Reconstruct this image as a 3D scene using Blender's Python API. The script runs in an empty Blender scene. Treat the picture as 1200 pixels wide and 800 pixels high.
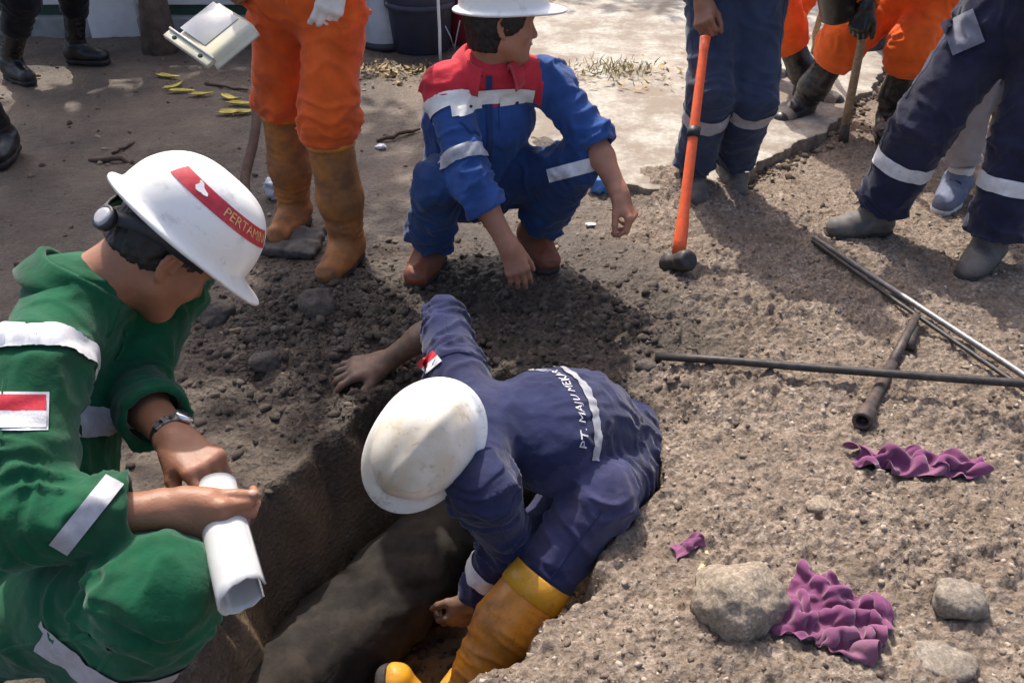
import bpy, bmesh, math, random
import numpy as np
from mathutils import Vector, Matrix
from mathutils.bvhtree import BVHTree

# ------------------------------------------------------------------ camera, world, sun, exposure
SC = bpy.context.scene
CAM_H, PITCH, FPX = 1.6, math.radians(34.0), 1039.0
cam_d = bpy.data.cameras.new('camera')
cam_d.sensor_width = 36.0
cam_d.lens = 36.0 * FPX / 1200.0
cam_d.clip_start = 0.02
cam_d.clip_end = 500.0
cam = bpy.data.objects.new('camera', cam_d)
SC.collection.objects.link(cam)
cam.location = (0, 0, CAM_H)
cam.rotation_euler = (math.pi / 2 - PITCH, 0, 0)
SC.camera = cam

SUN_EL = math.radians(54.0)
SUN_TO = np.array([-0.30, 0.954])            # horizontal direction towards the sun
SUN_TO = SUN_TO / np.linalg.norm(SUN_TO)
world = bpy.data.worlds.new("World")
SC.world = world
world.use_nodes = True
wn = world.node_tree
wn.nodes.clear()
sky = wn.nodes.new('ShaderNodeTexSky')
sky.sky_type = 'NISHITA'
sky.sun_disc = False
sky.sun_elevation = SUN_EL
sky.sun_rotation = math.atan2(SUN_TO[0], SUN_TO[1])
sky.dust_density = 5.0
sky.air_density = 0.8
sky.ozone_density = 0.5
bg = wn.nodes.new('ShaderNodeBackground')
bg.inputs['Strength'].default_value = 0.15
wo = wn.nodes.new('ShaderNodeOutputWorld')
wn.links.new(sky.outputs[0], bg.inputs[0])
wn.links.new(bg.outputs[0], wo.inputs[0])
sun_d = bpy.data.lights.new('sun', 'SUN')
sun_d.energy = 2.9
sun_d.angle = math.radians(0.6)
sun_d.color = (1.0, 0.95, 0.86)
sun = bpy.data.objects.new('sun', sun_d)
SC.collection.objects.link(sun)
tosun = Vector((SUN_TO[0] * math.cos(SUN_EL), SUN_TO[1] * math.cos(SUN_EL), math.sin(SUN_EL)))
sun.rotation_euler = tosun.to_track_quat('Z', 'Y').to_euler()
sun.location = (-3, 8, 12)
SC.view_settings.view_transform = 'Standard'
SC.view_settings.look = 'None'
SC.view_settings.exposure = 1.0
SC.view_settings.gamma = 1.0
SC.cycles.use_denoising = True
SC.cycles.max_bounces = 8

rng = np.random.default_rng(7)
random.seed(7)
COL = SC.collection

# ------------------------------------------------------------------ small maths
def V3(*a): return np.array(a, float)
def nrm(v):
    v = np.asarray(v, float)
    return v / max(np.linalg.norm(v), 1e-9)
FW = V3(0, math.cos(PITCH), -math.sin(PITCH)); UPV = V3(0, math.sin(PITCH), math.cos(PITCH)); RT = V3(1, 0, 0)
CPOS = V3(0, 0, CAM_H)
def ray(u, v): return FW + RT * ((u - 600) / FPX) + UPV * ((400 - v) / FPX)
def GZ(u, v, z=0.0):
    d = ray(u, v)
    return CPOS + d * ((z - CAM_H) / d[2])
def GD(u, v, dep): return CPOS + ray(u, v) * dep
def lerp(a, b, t): return np.asarray(a) * (1 - t) + np.asarray(b) * t
def sstep(e0, e1, x):
    t = np.clip((x - e0) / (e1 - e0), 0, 1)
    return t * t * (3 - 2 * t)
def ortho(axis, hint):
    a = nrm(axis)
    h = np.asarray(hint, float)
    x = h - a * (h @ a)
    if np.linalg.norm(x) < 1e-6:
        h = V3(1, 0, 0) if abs(a[0]) < .9 else V3(0, 1, 0)
        x = h - a * (h @ a)
    x = nrm(x)
    return x, np.cross(a, x), a

# vectorised gradient noise
_pr = np.random.default_rng(3)
_PERM = np.concatenate([_pr.permutation(256)] * 3).astype(np.int32)
_G = np.array([(1,1,0),(-1,1,0),(1,-1,0),(-1,-1,0),(1,0,1),(-1,0,1),(1,0,-1),(-1,0,-1),(0,1,1),(0,-1,1),(0,1,-1),(0,-1,-1),(1,1,0),(-1,1,0),(0,-1,1),(0,-1,-1)], np.float32)
def noise3(P):
    P = np.asarray(P, np.float32)
    I = np.floor(P).astype(np.int32)
    f = P - I
    I &= 255
    w = f * f * f * (f * (f * 6 - 15) + 10)
    out = 0
    for dx in (0, 1):
        wx = w[:, 0] if dx else 1 - w[:, 0]
        for dy in (0, 1):
            wy = w[:, 1] if dy else 1 - w[:, 1]
            for dz in (0, 1):
                wz = w[:, 2] if dz else 1 - w[:, 2]
                h = _PERM[_PERM[_PERM[I[:, 0] + dx] + I[:, 1] + dy] + I[:, 2] + dz] & 15
                g = _G[h]
                out = out + wx * wy * wz * (g[:, 0] * (f[:, 0] - dx) + g[:, 1] * (f[:, 1] - dy) + g[:, 2] * (f[:, 2] - dz))
    return out
def fbm(P, octv=4, gain=.5):
    P = np.asarray(P, np.float32)
    s, a = 0, 1.0
    for i in range(octv):
        s = s + a * noise3(P * (2.03 ** i) + 17.3 * i)
        a *= gain
    return s

# ------------------------------------------------------------------ mesh linking
def mesh_from(name, V, F, smooth=True):
    me = bpy.data.meshes.new(name)
    V = np.asarray(V, np.float32)
    if isinstance(F, np.ndarray):
        n, k = F.shape
        me.vertices.add(len(V)); me.vertices.foreach_set('co', V.ravel())
        me.loops.add(n * k); me.loops.foreach_set('vertex_index', F.astype(np.int32).ravel())
        me.polygons.add(n)
        me.polygons.foreach_set('loop_start', np.arange(0, n * k, k, dtype=np.int32))
        me.update(calc_edges=True)
    else:
        me.from_pydata(V.tolist(), [], F)
        me.update()
    me.validate()
    if smooth and len(me.polygons):
        me.polygons.foreach_set('use_smooth', np.ones(len(me.polygons), bool))
    return me
ORG = {}
def root_of(o):
    while o.parent: o = o.parent
    return o
def link(name, me, mats, parent=None, base=None):
    o = bpy.data.objects.new(name, me)
    COL.objects.link(o)
    if not isinstance(mats, (list, tuple)): mats = [mats]
    for m in mats: me.materials.append(m)
    if parent is not None:
        o.parent = parent
        off = ORG[root_of(parent).name]
    else:
        off = np.asarray(base if base is not None else (0, 0, 0), float)
        ORG[o.name] = off
        o.location = off
    if np.any(off):
        me.transform(Matrix.Translation(Vector(-off)))
    return o
def mk(name, V, F, mats, parent=None, base=None, smooth=True, midx=None):
    me = mesh_from(name, V, F, smooth)
    o = link(name, me, mats, parent, base)
    if midx is not None: me.polygons.foreach_set('material_index', np.asarray(midx, np.int32))
    return o
def empty(name, base):
    o = bpy.data.objects.new(name, None)
    o.empty_display_size = .1
    COL.objects.link(o)
    o.location = base
    ORG[o.name] = np.asarray(base, float)
    return o
def tag(o, label, cat, group=None):
    o['label'] = label; o['category'] = cat
    if group: o['group'] = group
    return o
def kind(o, k):
    o['kind'] = k
    return o

# ------------------------------------------------------------------ signed-distance modelling
class Sdf:
    def __init__(s): s.p = []
    def add(s, fn, lo, hi, k, sub=False): s.p.append((fn, np.asarray(lo, float), np.asarray(hi, float), k, sub))
    def cone(s, a, b, ra, rb, k=.03, sc=None, flat=False, flat0=False, sub=False):
        a = np.asarray(a, float); b = np.asarray(b, float)
        ba = b - a; L2 = max(ba @ ba, 1e-10); L = math.sqrt(L2)
        def fn(P):
            q = P - a
            if sc is not None:
                ax, f = sc
                q = q - np.multiply.outer(q @ ax, ax) * (1 - 1 / f)
            h = (q @ ba) / L2
            hc = np.clip(h, 0, 1)
            d = np.linalg.norm(q - np.multiply.outer(hc, ba), axis=-1) - (ra + (rb - ra) * hc)
            if flat: d = np.maximum(d, (h - 1) * L)
            if flat0: d = np.maximum(d, -h * L)
            return d
        m = max(ra, rb) * (sc[1] if sc else 1)
        s.add(fn, np.minimum(a, b) - m, np.maximum(a, b) + m, k, sub)
    def ell(s, c, R, r, k=.03, sub=False):
        c = np.asarray(c, float); R = np.asarray(R, float); r = np.asarray(r, float)   # R rows = axes
        def fn(P):
            q = (P - c) @ R.T
            k0 = np.linalg.norm(q / r, axis=-1)
            k1 = np.linalg.norm(q / (r * r), axis=-1) + 1e-9
            return k0 * (k0 - 1) / k1
        m = float(r.max())
        s.add(fn, c - m, c + m, k, sub)
    def box(s, c, R, hx, rd, k=.01, sub=False):
        c = np.asarray(c, float); R = np.asarray(R, float); hx = np.asarray(hx, float)
        def fn(P):
            q = np.abs((P - c) @ R.T) - (hx - rd)
            return np.linalg.norm(np.maximum(q, 0), axis=-1) + np.minimum(q.max(axis=-1), 0) - rd
        m = float(np.linalg.norm(hx))
        s.add(fn, c - m, c + m, k, sub)
    def mesh(s, h, smooth=1):
        lo = np.min([p[1] for p in s.p if not p[4]], axis=0) - 3 * h
        hi = np.max([p[2] for p in s.p if not p[4]], axis=0) + 3 * h
        n = np.ceil((hi - lo) / h).astype(int) + 1
        ax = [lo[i] + h * np.arange(n[i]) for i in range(3)]
        F = np.full(n, .06, np.float32)
        for fn, plo, phi, k, sub in s.p:
            i0 = np.maximum(np.floor((plo - k - 2.5 * h - lo) / h).astype(int), 0)
            i1 = np.minimum(np.ceil((phi + k + 2.5 * h - lo) / h).astype(int) + 1, n)
            if np.any(i1 <= i0): continue
            sl = tuple(slice(i0[i], i1[i]) for i in range(3))
            g = np.stack(np.meshgrid(*[ax[i][sl[i]] for i in range(3)], indexing='ij'), -1)
            d = fn(g)
            f = F[sl]
            if sub:
                e = np.maximum(k - np.abs(f + d), 0) / max(k, 1e-6)
                F[sl] = np.maximum(f, -d) + e * e * k * .25
            else:
                e = np.maximum(k - np.abs(f - d), 0) / max(k, 1e-6)
                F[sl] = np.minimum(f, d) - e * e * k * .25
        V, Q = surfnet(F)
        V = lo + V * h
        if smooth: V = laplace(V, Q, smooth)
        return V, Q
def surfnet(F):
    n = F.shape
    S = F < 0
    c = [S[i:n[0] - 1 + i, j:n[1] - 1 + j, k:n[2] - 1 + k] for i in (0, 1) for j in (0, 1) for k in (0, 1)]
    cnt = sum(x.astype(np.int8) for x in c)
    act = (cnt > 0) & (cnt < 8)
    idx = np.argwhere(act)
    vid = np.full(act.shape, -1, np.int64)
    vid[tuple(idx.T)] = np.arange(len(idx))
    offs = np.array([(i, j, k) for i in (0, 1) for j in (0, 1) for k in (0, 1)])
    vals = np.stack([F[tuple((idx + o).T)] for o in offs], 1)
    P = np.zeros((len(idx), 3)); W = np.zeros(len(idx))
    for a in range(8):
        for b in range(a + 1, 8):
            if np.abs(offs[a] - offs[b]).sum() != 1: continue
            va, vb = vals[:, a], vals[:, b]
            m = (va < 0) != (vb < 0)
            t = np.where(m, va / np.where(m, va - vb, 1), 0)
            P += np.where(m[:, None], offs[a] + t[:, None] * (offs[b] - offs[a]), 0)
            W += m
    V = idx + P / W[:, None]
    quads = []
    for ax in range(3):
        o1, o2 = (ax + 1) % 3, (ax + 2) % 3
        sa = [slice(None)] * 3; sb = [slice(None)] * 3
        sa[ax] = slice(0, -1); sb[ax] = slice(1, None)
        A, B = S[tuple(sa)], S[tuple(sb)]
        e = np.argwhere(A != B)
        e = e[(e[:, o1] > 0) & (e[:, o2] > 0) & (e[:, o1] < n[o1] - 1) & (e[:, o2] < n[o2] - 1)]
        ins = A[tuple(e.T)]
        def cell(d1, d2):
            q = e.copy(); q[:, o1] += d1; q[:, o2] += d2
            return vid[tuple(q.T)]
        q = np.stack([cell(-1, -1), cell(0, -1), cell(0, 0), cell(-1, 0)], 1)
        q[~ins] = q[~ins][:, ::-1]
        quads.append(q)
    return V, np.concatenate(quads)
def edges_of(Q):
    k = Q.shape[1]
    e = np.concatenate([Q[:, [i, (i + 1) % k]] for i in range(k)])
    return np.unique(np.sort(e, axis=1), axis=0)
def laplace(V, Q, it=1, lam=.5):
    e = edges_of(Q)
    for _ in range(it):
        S = np.zeros_like(V); c = np.bincount(e.ravel(), minlength=len(V)).astype(float)
        for i in range(3):
            S[:, i] = np.bincount(e[:, 0], V[e[:, 1], i], len(V)) + np.bincount(e[:, 1], V[e[:, 0], i], len(V))
        V = V + lam * (S / np.maximum(c, 1)[:, None] - V)
    return V
def vnormals(V, Q):
    n = np.cross(V[Q[:, 2]] - V[Q[:, 0]], V[Q[:, -1]] - V[Q[:, 1]])
    N = np.zeros_like(V)
    for j in range(Q.shape[1]):
        for i in range(3): N[:, i] += np.bincount(Q[:, j], n[:, i], len(V))
    return N / np.maximum(np.linalg.norm(N, axis=1), 1e-9)[:, None]
def joinm(parts):
    Vs, Fs, off = [], [], 0
    for V, F in parts:
        Vs.append(V); Fs.append(F + off); off += len(V)
    return np.concatenate(Vs), np.concatenate(Fs)
def bvh_of(V, F): return BVHTree.FromPolygons(np.asarray(V).tolist(), np.asarray(F).tolist())

# simple swept tube (quads), optional caps by end points
def tube(pts, rad, n=10, cap=True, hint=(0, 0, 1)):
    pts = np.asarray(pts, float); m = len(pts)
    rad = np.broadcast_to(np.asarray(rad, float), (m,))
    V, F = [], []
    x = None
    for i in range(m):
        t = nrm(pts[min(i + 1, m - 1)] - pts[max(i - 1, 0)])
        if x is None: x, y, _ = ortho(t, hint if abs(np.dot(nrm(hint), t)) < .95 else (1, 0, 0))
        else:
            x = nrm(x - t * (x @ t)); y = np.cross(t, x)
        for k in range(n):
            a = 2 * math.pi * k / n
            V.append(pts[i] + rad[i] * (math.cos(a) * x + math.sin(a) * y))
    for i in range(m - 1):
        for k in range(n):
            F.append((i * n + k, i * n + (k + 1) % n, (i + 1) * n + (k + 1) % n, (i + 1) * n + k))
    if cap:
        F.append(tuple(reversed(range(n)))); F.append(tuple((m - 1) * n + k for k in range(n)))
    return V, F
def addm(A, B):
    o = len(A[0])
    A[0].extend([np.asarray(v) for v in B[0]]); A[1].extend([tuple(i + o for i in f) for f in B[1]])
    return A
def lathe(prof, n=32, c=(0, 0, 0), R=None):
    c = np.asarray(c, float); R = np.eye(3) if R is None else np.asarray(R)
    V, F = [], []
    for r, z in prof:
        for k in range(n):
            a = 2 * math.pi * k / n
            V.append(c + r * math.cos(a) * R[0] + r * math.sin(a) * R[1] + z * R[2])
    for i in range(len(prof) - 1):
        for k in range(n):
            F.append((i * n + k, i * n + (k + 1) % n, (i + 1) * n + (k + 1) % n, (i + 1) * n + k))
    return V, F
def boxm(c, R, h):
    c = np.asarray(c, float); R = np.asarray(R, float)
    V = [c + sx * h[0] * R[0] + sy * h[1] * R[1] + sz * h[2] * R[2] for sx in (-1, 1) for sy in (-1, 1) for sz in (-1, 1)]
    return V, [(0, 1, 3, 2), (4, 6, 7, 5), (0, 4, 5, 1), (2, 3, 7, 6), (0, 2, 6, 4), (1, 5, 7, 3)]
def bevel_box(name, c, R, h, bev, mat, parent=None, base=None, seg=2):
    V, F = boxm((0, 0, 0), np.eye(3), h)
    bm = bmesh.new()
    vs = [bm.verts.new(v) for v in V]
    for f in F: bm.faces.new([vs[i] for i in f])
    bmesh.ops.recalc_face_normals(bm, faces=bm.faces)
    bmesh.ops.bevel(bm, geom=list(bm.edges), offset=bev, segments=seg, profile=.5, affect='EDGES')
    R = np.asarray(R, float)
    for v in bm.verts: v.co = Vector(np.asarray(c) + np.asarray(v.co) @ R)
    me = bpy.data.meshes.new(name); bm.to_mesh(me); bm.free()
    me.polygons.foreach_set('use_smooth', np.ones(len(me.polygons), bool))
    return link(name, me, mat, parent, base)

# ------------------------------------------------------------------ materials
def newmat(name):
    m = bpy.data.materials.new(name); m.use_nodes = True
    nt = m.node_tree
    b = nt.nodes['Principled BSDF']
    return m, nt, b
def nd(nt, t, **kw):
    n = nt.nodes.new(t)
    for k, v in kw.items():
        if k in n.inputs: n.inputs[k].default_value = v
        else: setattr(n, k, v)
    return n
def tex_noise(nt, scale, detail=4, rough=.55, coord=None):
    n = nd(nt, 'ShaderNodeTexNoise', Scale=scale, Detail=detail, Roughness=rough)
    if coord is None:
        tc = nt.nodes.new('ShaderNodeTexCoord'); coord = tc.outputs['Object']
    nt.links.new(coord, n.inputs['Vector'])
    return n
def ramp(nt, src, stops):
    r = nt.nodes.new('ShaderNodeValToRGB')
    el = r.color_ramp.elements
    while len(el) < len(stops): el.new(.5)
    for e, (p, c) in zip(el, stops):
        e.position = p; e.color = (*c, 1) if len(c) == 3 else c
    nt.links.new(src, r.inputs[0])
    return r
def mixc(nt, fac, a, b, mode='MIX'):
    m = nt.nodes.new('ShaderNodeMix'); m.data_type = 'RGBA'; m.blend_type = mode
    for s, i in ((fac, 0), (a, 6), (b, 7)):
        if hasattr(s, 'is_linked'): nt.links.new(s, m.inputs[i])
        elif i == 0: m.inputs[0].default_value = s
        else: m.inputs[i].default_value = (*s, 1)
    return m.outputs[2]
def bump(nt, b, heights):
    prev = None
    for src, st, dist in heights:
        bn = nt.nodes.new('ShaderNodeBump'); bn.inputs['Strength'].default_value = st; bn.inputs['Distance'].default_value = dist
        nt.links.new(src, bn.inputs['Height'])
        if prev is not None: nt.links.new(prev, bn.inputs['Normal'])
        prev = bn.outputs[0]
    nt.links.new(prev, b.inputs['Normal'])
MUD = (.10, .075, .055)
def fabric(name, col, rough=.94, dirt=.25, dirtcol=(.16, .125, .095), var=.22, crease=1.0, sheen=.15):
    m, nt, b = newmat(name)
    n1 = tex_noise(nt, 9, 5); n2 = tex_noise(nt, 55, 3); n3 = tex_noise(nt, 3.5, 6, .65); n4 = tex_noise(nt, 700, 1)
    dark = tuple(c * (1 - var) for c in col); lite = tuple(min(1, c * (1 + var) + .004) for c in col)
    r = ramp(nt, n1.outputs[0], [(.32, dark), (.68, lite)])
    n5 = tex_noise(nt, 11, 3, .5); n5.noise_type = 'RIDGED_MULTIFRACTAL'; n5.inputs['Distortion'].default_value = .8
    d = ramp(nt, n3.outputs[0], [(.50, (0, 0, 0)), (.72, (dirt,) * 3)])
    c = mixc(nt, d.outputs[0], r.outputs[0], dirtcol)
    nt.links.new(c, b.inputs['Base Color'])
    b.inputs['Roughness'].default_value = rough
    b.inputs['Sheen Weight'].default_value = sheen
    b.inputs['Specular IOR Level'].default_value = .12
    bump(nt, b, [(n5.outputs[0], .30 * crease, .006), (n2.outputs[0], .30 * crease, .006), (n4.outputs[0], .15, .0006)])
    return m
def rubber(name, col, mudamt=.5, rough=.42, mudcol=(.13, .085, .05)):
    m, nt, b = newmat(name)
    n1 = tex_noise(nt, 12, 6, .65); n2 = tex_noise(nt, 70, 4)
    d = ramp(nt, n1.outputs[0], [(.55 - .3 * mudamt, (0, 0, 0)), (.80 - .25 * mudamt, (1, 1, 1))])
    c = mixc(nt, d.outputs[0], col, mudcol)
    c2 = mixc(nt, ramp(nt, n2.outputs[0], [(.6, (0, 0, 0)), (.75, (.5,) * 3)]).outputs[0], c, tuple(x * .5 for x in mudcol))
    nt.links.new(c2, b.inputs['Base Color'])
    rr = ramp(nt, d.outputs[0], [(0, (rough,) * 3), (1, (.85,) * 3)])
    nt.links.new(rr.outputs[0], b.inputs['Roughness'])
    bump(nt, b, [(n1.outputs[0], .3, .008), (n2.outputs[0], .25, .003)])
    return m
def plain(name, col, rough=.5, metal=0, var=.15, scale=20, bumpd=.002, spec=.4, dirt=0, dirtcol=(.12, .09, .07)):
    m, nt, b = newmat(name)
    n1 = tex_noise(nt, scale, 5, .6); n2 = tex_noise(nt, scale * .35, 5, .65)
    r = ramp(nt, n1.outputs[0], [(.3, tuple(c * (1 - var) for c in col)), (.7, tuple(min(1, c * (1 + var)) for c in col))])
    c = r.outputs[0]
    if dirt: c = mixc(nt, ramp(nt, n2.outputs[0], [(.48, (0, 0, 0)), (.7, (dirt,) * 3)]).outputs[0], c, dirtcol)
    nt.links.new(c, b.inputs['Base Color'])
    b.inputs['Roughness'].default_value = rough; b.inputs['Metallic'].default_value = metal
    b.inputs['Specular IOR Level'].default_value = spec
    bump(nt, b, [(n1.outputs[0], .3, bumpd)])
    return m
def skinmat(name, col, dirt=.0):
    m, nt, b = newmat(name)
    n1 = tex_noise(nt, 14, 4); n2 = tex_noise(nt, 160, 3); n3 = tex_noise(nt, 30, 5, .65)
    r = ramp(nt, n1.outputs[0], [(.3, tuple(c * .8 for c in col)), (.7, (min(1, col[0] * 1.2), col[1] * 1.12, col[2] * 1.08))])
    c = r.outputs[0]
    if dirt: c = mixc(nt, ramp(nt, n3.outputs[0], [(.42, (dirt,) * 3), (.68, (0, 0, 0))]).outputs[0], c, (.085, .065, .05))
    nt.links.new(c, b.inputs['Base Color'])
    b.inputs['Roughness'].default_value = .5
    b.inputs['Specular IOR Level'].default_value = .35
    b.inputs['Subsurface Weight'].default_value = .12
    b.inputs['Subsurface Radius'].default_value = (.012, .005, .003)
    b.inputs['Subsurface Scale'].default_value = .5
    n6 = tex_noise(nt, 420, 2)
    bump(nt, b, [(n6.outputs[0], .3, .0008), (n2.outputs[0], .35, .0018), (n3.outputs[0], .2, .004)])
    return m
M = {}
M['skin'] = skinmat('skin', (.25, .118, .070))
M['skin2'] = skinmat('skin_light', (.34, .165, .105))
M['skin_dirty'] = skinmat('skin_muddy', (.21, .115, .078), .75)
M['hair'] = plain('hair', (.012, .010, .010), .55, var=.4, scale=120, bumpd=.006)
M['green'] = fabric('green_cloth', (.0032, .066, .028), dirt=.16, var=.3)
M['navy'] = fabric('navy_cloth', (.016, .018, .042), dirt=.12)
M['navy2'] = fabric('navy_purple_cloth', (.016, .0195, .060), dirt=.22, dirtcol=(.11, .10, .13))
M['blue'] = fabric('blue_cloth', (.022, .062, .205), dirt=.10)
M['bluedk'] = fabric('dark_blue_cloth', (.016, .040, .120), dirt=.15)
M['red'] = fabric('red_cloth', (.50, .030, .045), dirt=.06)
M['jean'] = fabric('slate_blue_cloth', (.031, .044, .082), dirt=.2)
M['orange'] = fabric('orange_cloth', (.78, .125, .018), dirt=.10)
M['orange_dirty'] = fabric('muddy_orange_cloth', (.64, .098, .016), dirt=.38, dirtcol=(.20, .075, .03))
M['navy_dusty'] = fabric('dusty_navy_cloth', (.030, .031, .080), dirt=.55, dirtcol=(.13, .12, .16))
M['black'] = fabric('black_cloth', (.008, .008, .010), dirt=.1)
M['grey'] = fabric('grey_cloth', (.30, .27, .27), dirt=.25)
M['white_cloth'] = fabric('white_cloth', (.62, .60, .56), dirt=.7, dirtcol=(.35, .30, .24))
M['grey_blue'] = fabric('grey_blue_cloth', (.17, .175, .225), dirt=.3)
M['tape'] = plain('reflective_tape', (.60, .60, .62), .38, var=.12, scale=60, bumpd=.002, dirt=.35, dirtcol=(.34, .32, .31))
M['tape_dull'] = plain('dull_tape', (.34, .34, .37), .5, var=.15, scale=50, bumpd=.002, dirt=.5, dirtcol=(.2, .19, .19))
M['white_band'] = plain('white_band', (.74, .72, .68), .6, var=.08, scale=40, dirt=.25, dirtcol=(.45, .42, .38))
M['rubber_ochre'] = rubber('ochre_rubber', (.62, .225, .018), .42, .34, (.20, .085, .032))
M['rubber_yellow'] = rubber('yellow_rubber', (.66, .31, .018), .34, .38, (.30, .14, .03))
M['rubber_brown'] = rubber('muddy_rubber', (.42, .150, .028), .72, .5, (.19, .082, .034))
M['rubber_black'] = rubber('black_rubber', (.009, .009, .010), .16, .32, (.12, .10, .085))
M['rubber_toe'] = rubber('muddy_black_rubber', (.05, .045, .04), .75, .5, (.30, .26, .22))
M['leather'] = rubber('brown_leather', (.22, .062, .028), .38, .55, (.10, .06, .04))
M['leather_grey'] = rubber('grey_leather', (.062, .058, .058), .45, .6, (.17, .145, .12))
M['leather_black'] = rubber('black_leather', (.010, .010, .012), .15, .35, (.06, .05, .045))
M['sole'] = plain('sole_rubber', (.022, .02, .019), .75, scale=60, dirt=.5, dirtcol=(.09, .07, .055))
M['sole_pale'] = plain('pale_sole', (.55, .53, .50), .7, scale=60, dirt=.5)
M['sneaker'] = plain('sneaker_mesh', (.12, .14, .21), .75, scale=90, dirt=.4, dirtcol=(.25, .22, .2))
M['lace'] = plain('lace', (.02, .025, .05), .8)
def hatmat(name, amt, dcol):
    m, nt, b = newmat(name)
    n1 = tex_noise(nt, 16, 8, .72); n2 = tex_noise(nt, 4.5, 5, .6); n3 = tex_noise(nt, 90, 3, .7)
    st = nd(nt, 'ShaderNodeMapping'); st.inputs['Scale'].default_value = (14, 90, 30); st.inputs['Rotation'].default_value = (.4, .7, .3)
    tc = nt.nodes.new('ShaderNodeTexCoord'); nt.links.new(tc.outputs['Object'], st.inputs['Vector'])
    n4 = tex_noise(nt, 1, 4, .7, st.outputs[0])
    c = mixc(nt, ramp(nt, n2.outputs[0], [(.42, (0, 0, 0)), (.66, (amt,) * 3)]).outputs[0], (.80, .79, .76), dcol)
    c = mixc(nt, ramp(nt, n1.outputs[0], [(.54, (0, 0, 0)), (.68, (amt,) * 3)]).outputs[0], c, tuple(x * .62 for x in dcol))
    c = mixc(nt, ramp(nt, n4.outputs[0], [(.62, (0, 0, 0)), (.72, (amt * .8,) * 3)]).outputs[0], c, tuple(x * .5 for x in dcol))
    nt.links.new(c, b.inputs['Base Color'])
    b.inputs['Roughness'].default_value = .34
    bump(nt, b, [(n3.outputs[0], .12, .0008), (n4.outputs[0], .15, .0008)])
    return m
M['hat'] = hatmat('white_hat_shell', .55, (.55, .52, .48))
M['hat_worn'] = hatmat('worn_white_hat_shell', .85, (.52, .43, .30))
M['hat_in'] = plain('hat_inside', (.35, .34, .33), .6)
M['band_red'] = plain('red_band', (.46, .030, .045), .35, var=.2, scale=60, bumpd=.0005, dirt=.12, dirtcol=(.62, .42, .38))
M['gold'] = plain('worn_gold_print', (.62, .42, .16), .5, var=.35, scale=200)
M['white_print'] = plain('white_print', (.52, .51, .54), .7, var=.3, scale=150)
M['flag_red'] = plain('flag_red', (.48, .022, .04), .75, scale=200)
M['flag_white'] = plain('flag_white', (.62, .61, .62), .75, scale=200)
M['strap'] = plain('dark_strap', (.018, .020, .026), .5, scale=60)
M['steel'] = plain('worn_steel', (.20, .19, .19), .48, .7, var=.3, scale=60, dirt=.4, dirtcol=(.10, .07, .05))
M['steel_bright'] = plain('bright_steel', (.62, .61, .62), .26, .95, var=.2, scale=40, dirt=.25, dirtcol=(.2, .15, .12))
M['iron'] = plain('rusty_iron', (.060, .050, .047), .6, .35, var=.4, scale=70, dirt=.6, dirtcol=(.17, .10, .07))
M['iron_dark'] = plain('dark_iron', (.045, .042, .042), .55, .5, var=.4, scale=70, dirt=.5, dirtcol=(.12, .09, .07))
M['handle_orange'] = plain('orange_handle', (.78, .120, .035), .38, var=.15, scale=60, dirt=.3, dirtcol=(.45, .14, .07))
M['wood'] = plain('grey_wood', (.26, .18, .11), .75, var=.35, scale=50, bumpd=.004)
M['wood_dark'] = plain('dark_wood', (.075, .042, .028), .75, var=.4, scale=50, bumpd=.004)
M['watch'] = plain('watch_steel', (.72, .72, .74), .22, .9, scale=90)
M['watch_dark'] = plain('watch_dark', (.015, .015, .018), .3)
M['nail'] = plain('nail', (.36, .20, .145), .4)
M['eye'] = plain('eye_white', (.7, .68, .65), .2)
M['pvc'] = plain('white_plastic_piece', (.44, .44, .44), .16, var=.10, scale=14, bumpd=.003, spec=.6, dirt=.75, dirtcol=(.46, .43, .33))
M['pvc_yellowed'] = plain('yellowed_plastic', (.54, .52, .41), .35, var=.12, scale=12, bumpd=.003, dirt=.6, dirtcol=(.42, .37, .16))
M['hole'] = plain('dark_hole', (.012, .012, .010), .9)
M['purple'] = fabric('purple_rag_cloth', (.155, .042, .108), dirt=.6, dirtcol=(.19, .115, .125), sheen=.3)

# ------------------------------------------------------------------ terrain
TRENCH = np.array([(-.60, .45), (-.62, .9), (-.655, 1.2), (-.70, 1.48), (-.64, 1.68), (-.52, 1.85), (-.40, 2.02), (-.27, 2.12), (.0, 2.16), (.22, 2.16),
                   (.36, 2.07), (.42, 1.92), (.385, 1.76), (.29, 1.60), (.19, 1.42), (.06, 1.26), (-.07, 1.12), (-.2, .93), (-.26, .7), (-.28, .45)])
def poly_sd(x, y, poly):
    """signed distance, positive inside"""
    d = np.full(x.shape, 1e9); ins = np.zeros(x.shape, bool)
    n = len(poly)
    for i in range(n):
        ax, ay = poly[i]; bx, by = poly[(i + 1) % n]
        ex, ey = bx - ax, by - ay
        t = np.clip(((x - ax) * ex + (y - ay) * ey) / (ex * ex + ey * ey), 0, 1)
        d = np.minimum(d, (x - ax - t * ex) ** 2 + (y - ay - t * ey) ** 2)
        c = ((ay > y) != (by > y)) & (x < (bx - ax) * (y - ay) / (by - ay + 1e-12) + ax)
        ins ^= c
    d = np.sqrt(d)
    return np.where(ins, d, -d)
def dry_mask(x, y):
    n = fbm(np.stack([x * 1.7, y * 1.7, x * 0 + 4.2], 1), 4)
    n = n + .25 * fbm(np.stack([x * 5, y * 5, x * 0 + 9.2], 1), 3)
    s = x - np.interp(y, [.5, 1.2, 1.5, 1.8, 2.1, 2.4, 2.8, 3.2, 4.2, 6, 8], [-.5, -.28, -.05, .28, .48, .50, .56, .52, .15, -.25, -.8])
    return sstep(-.22, .22, s + .45 * n)
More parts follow.
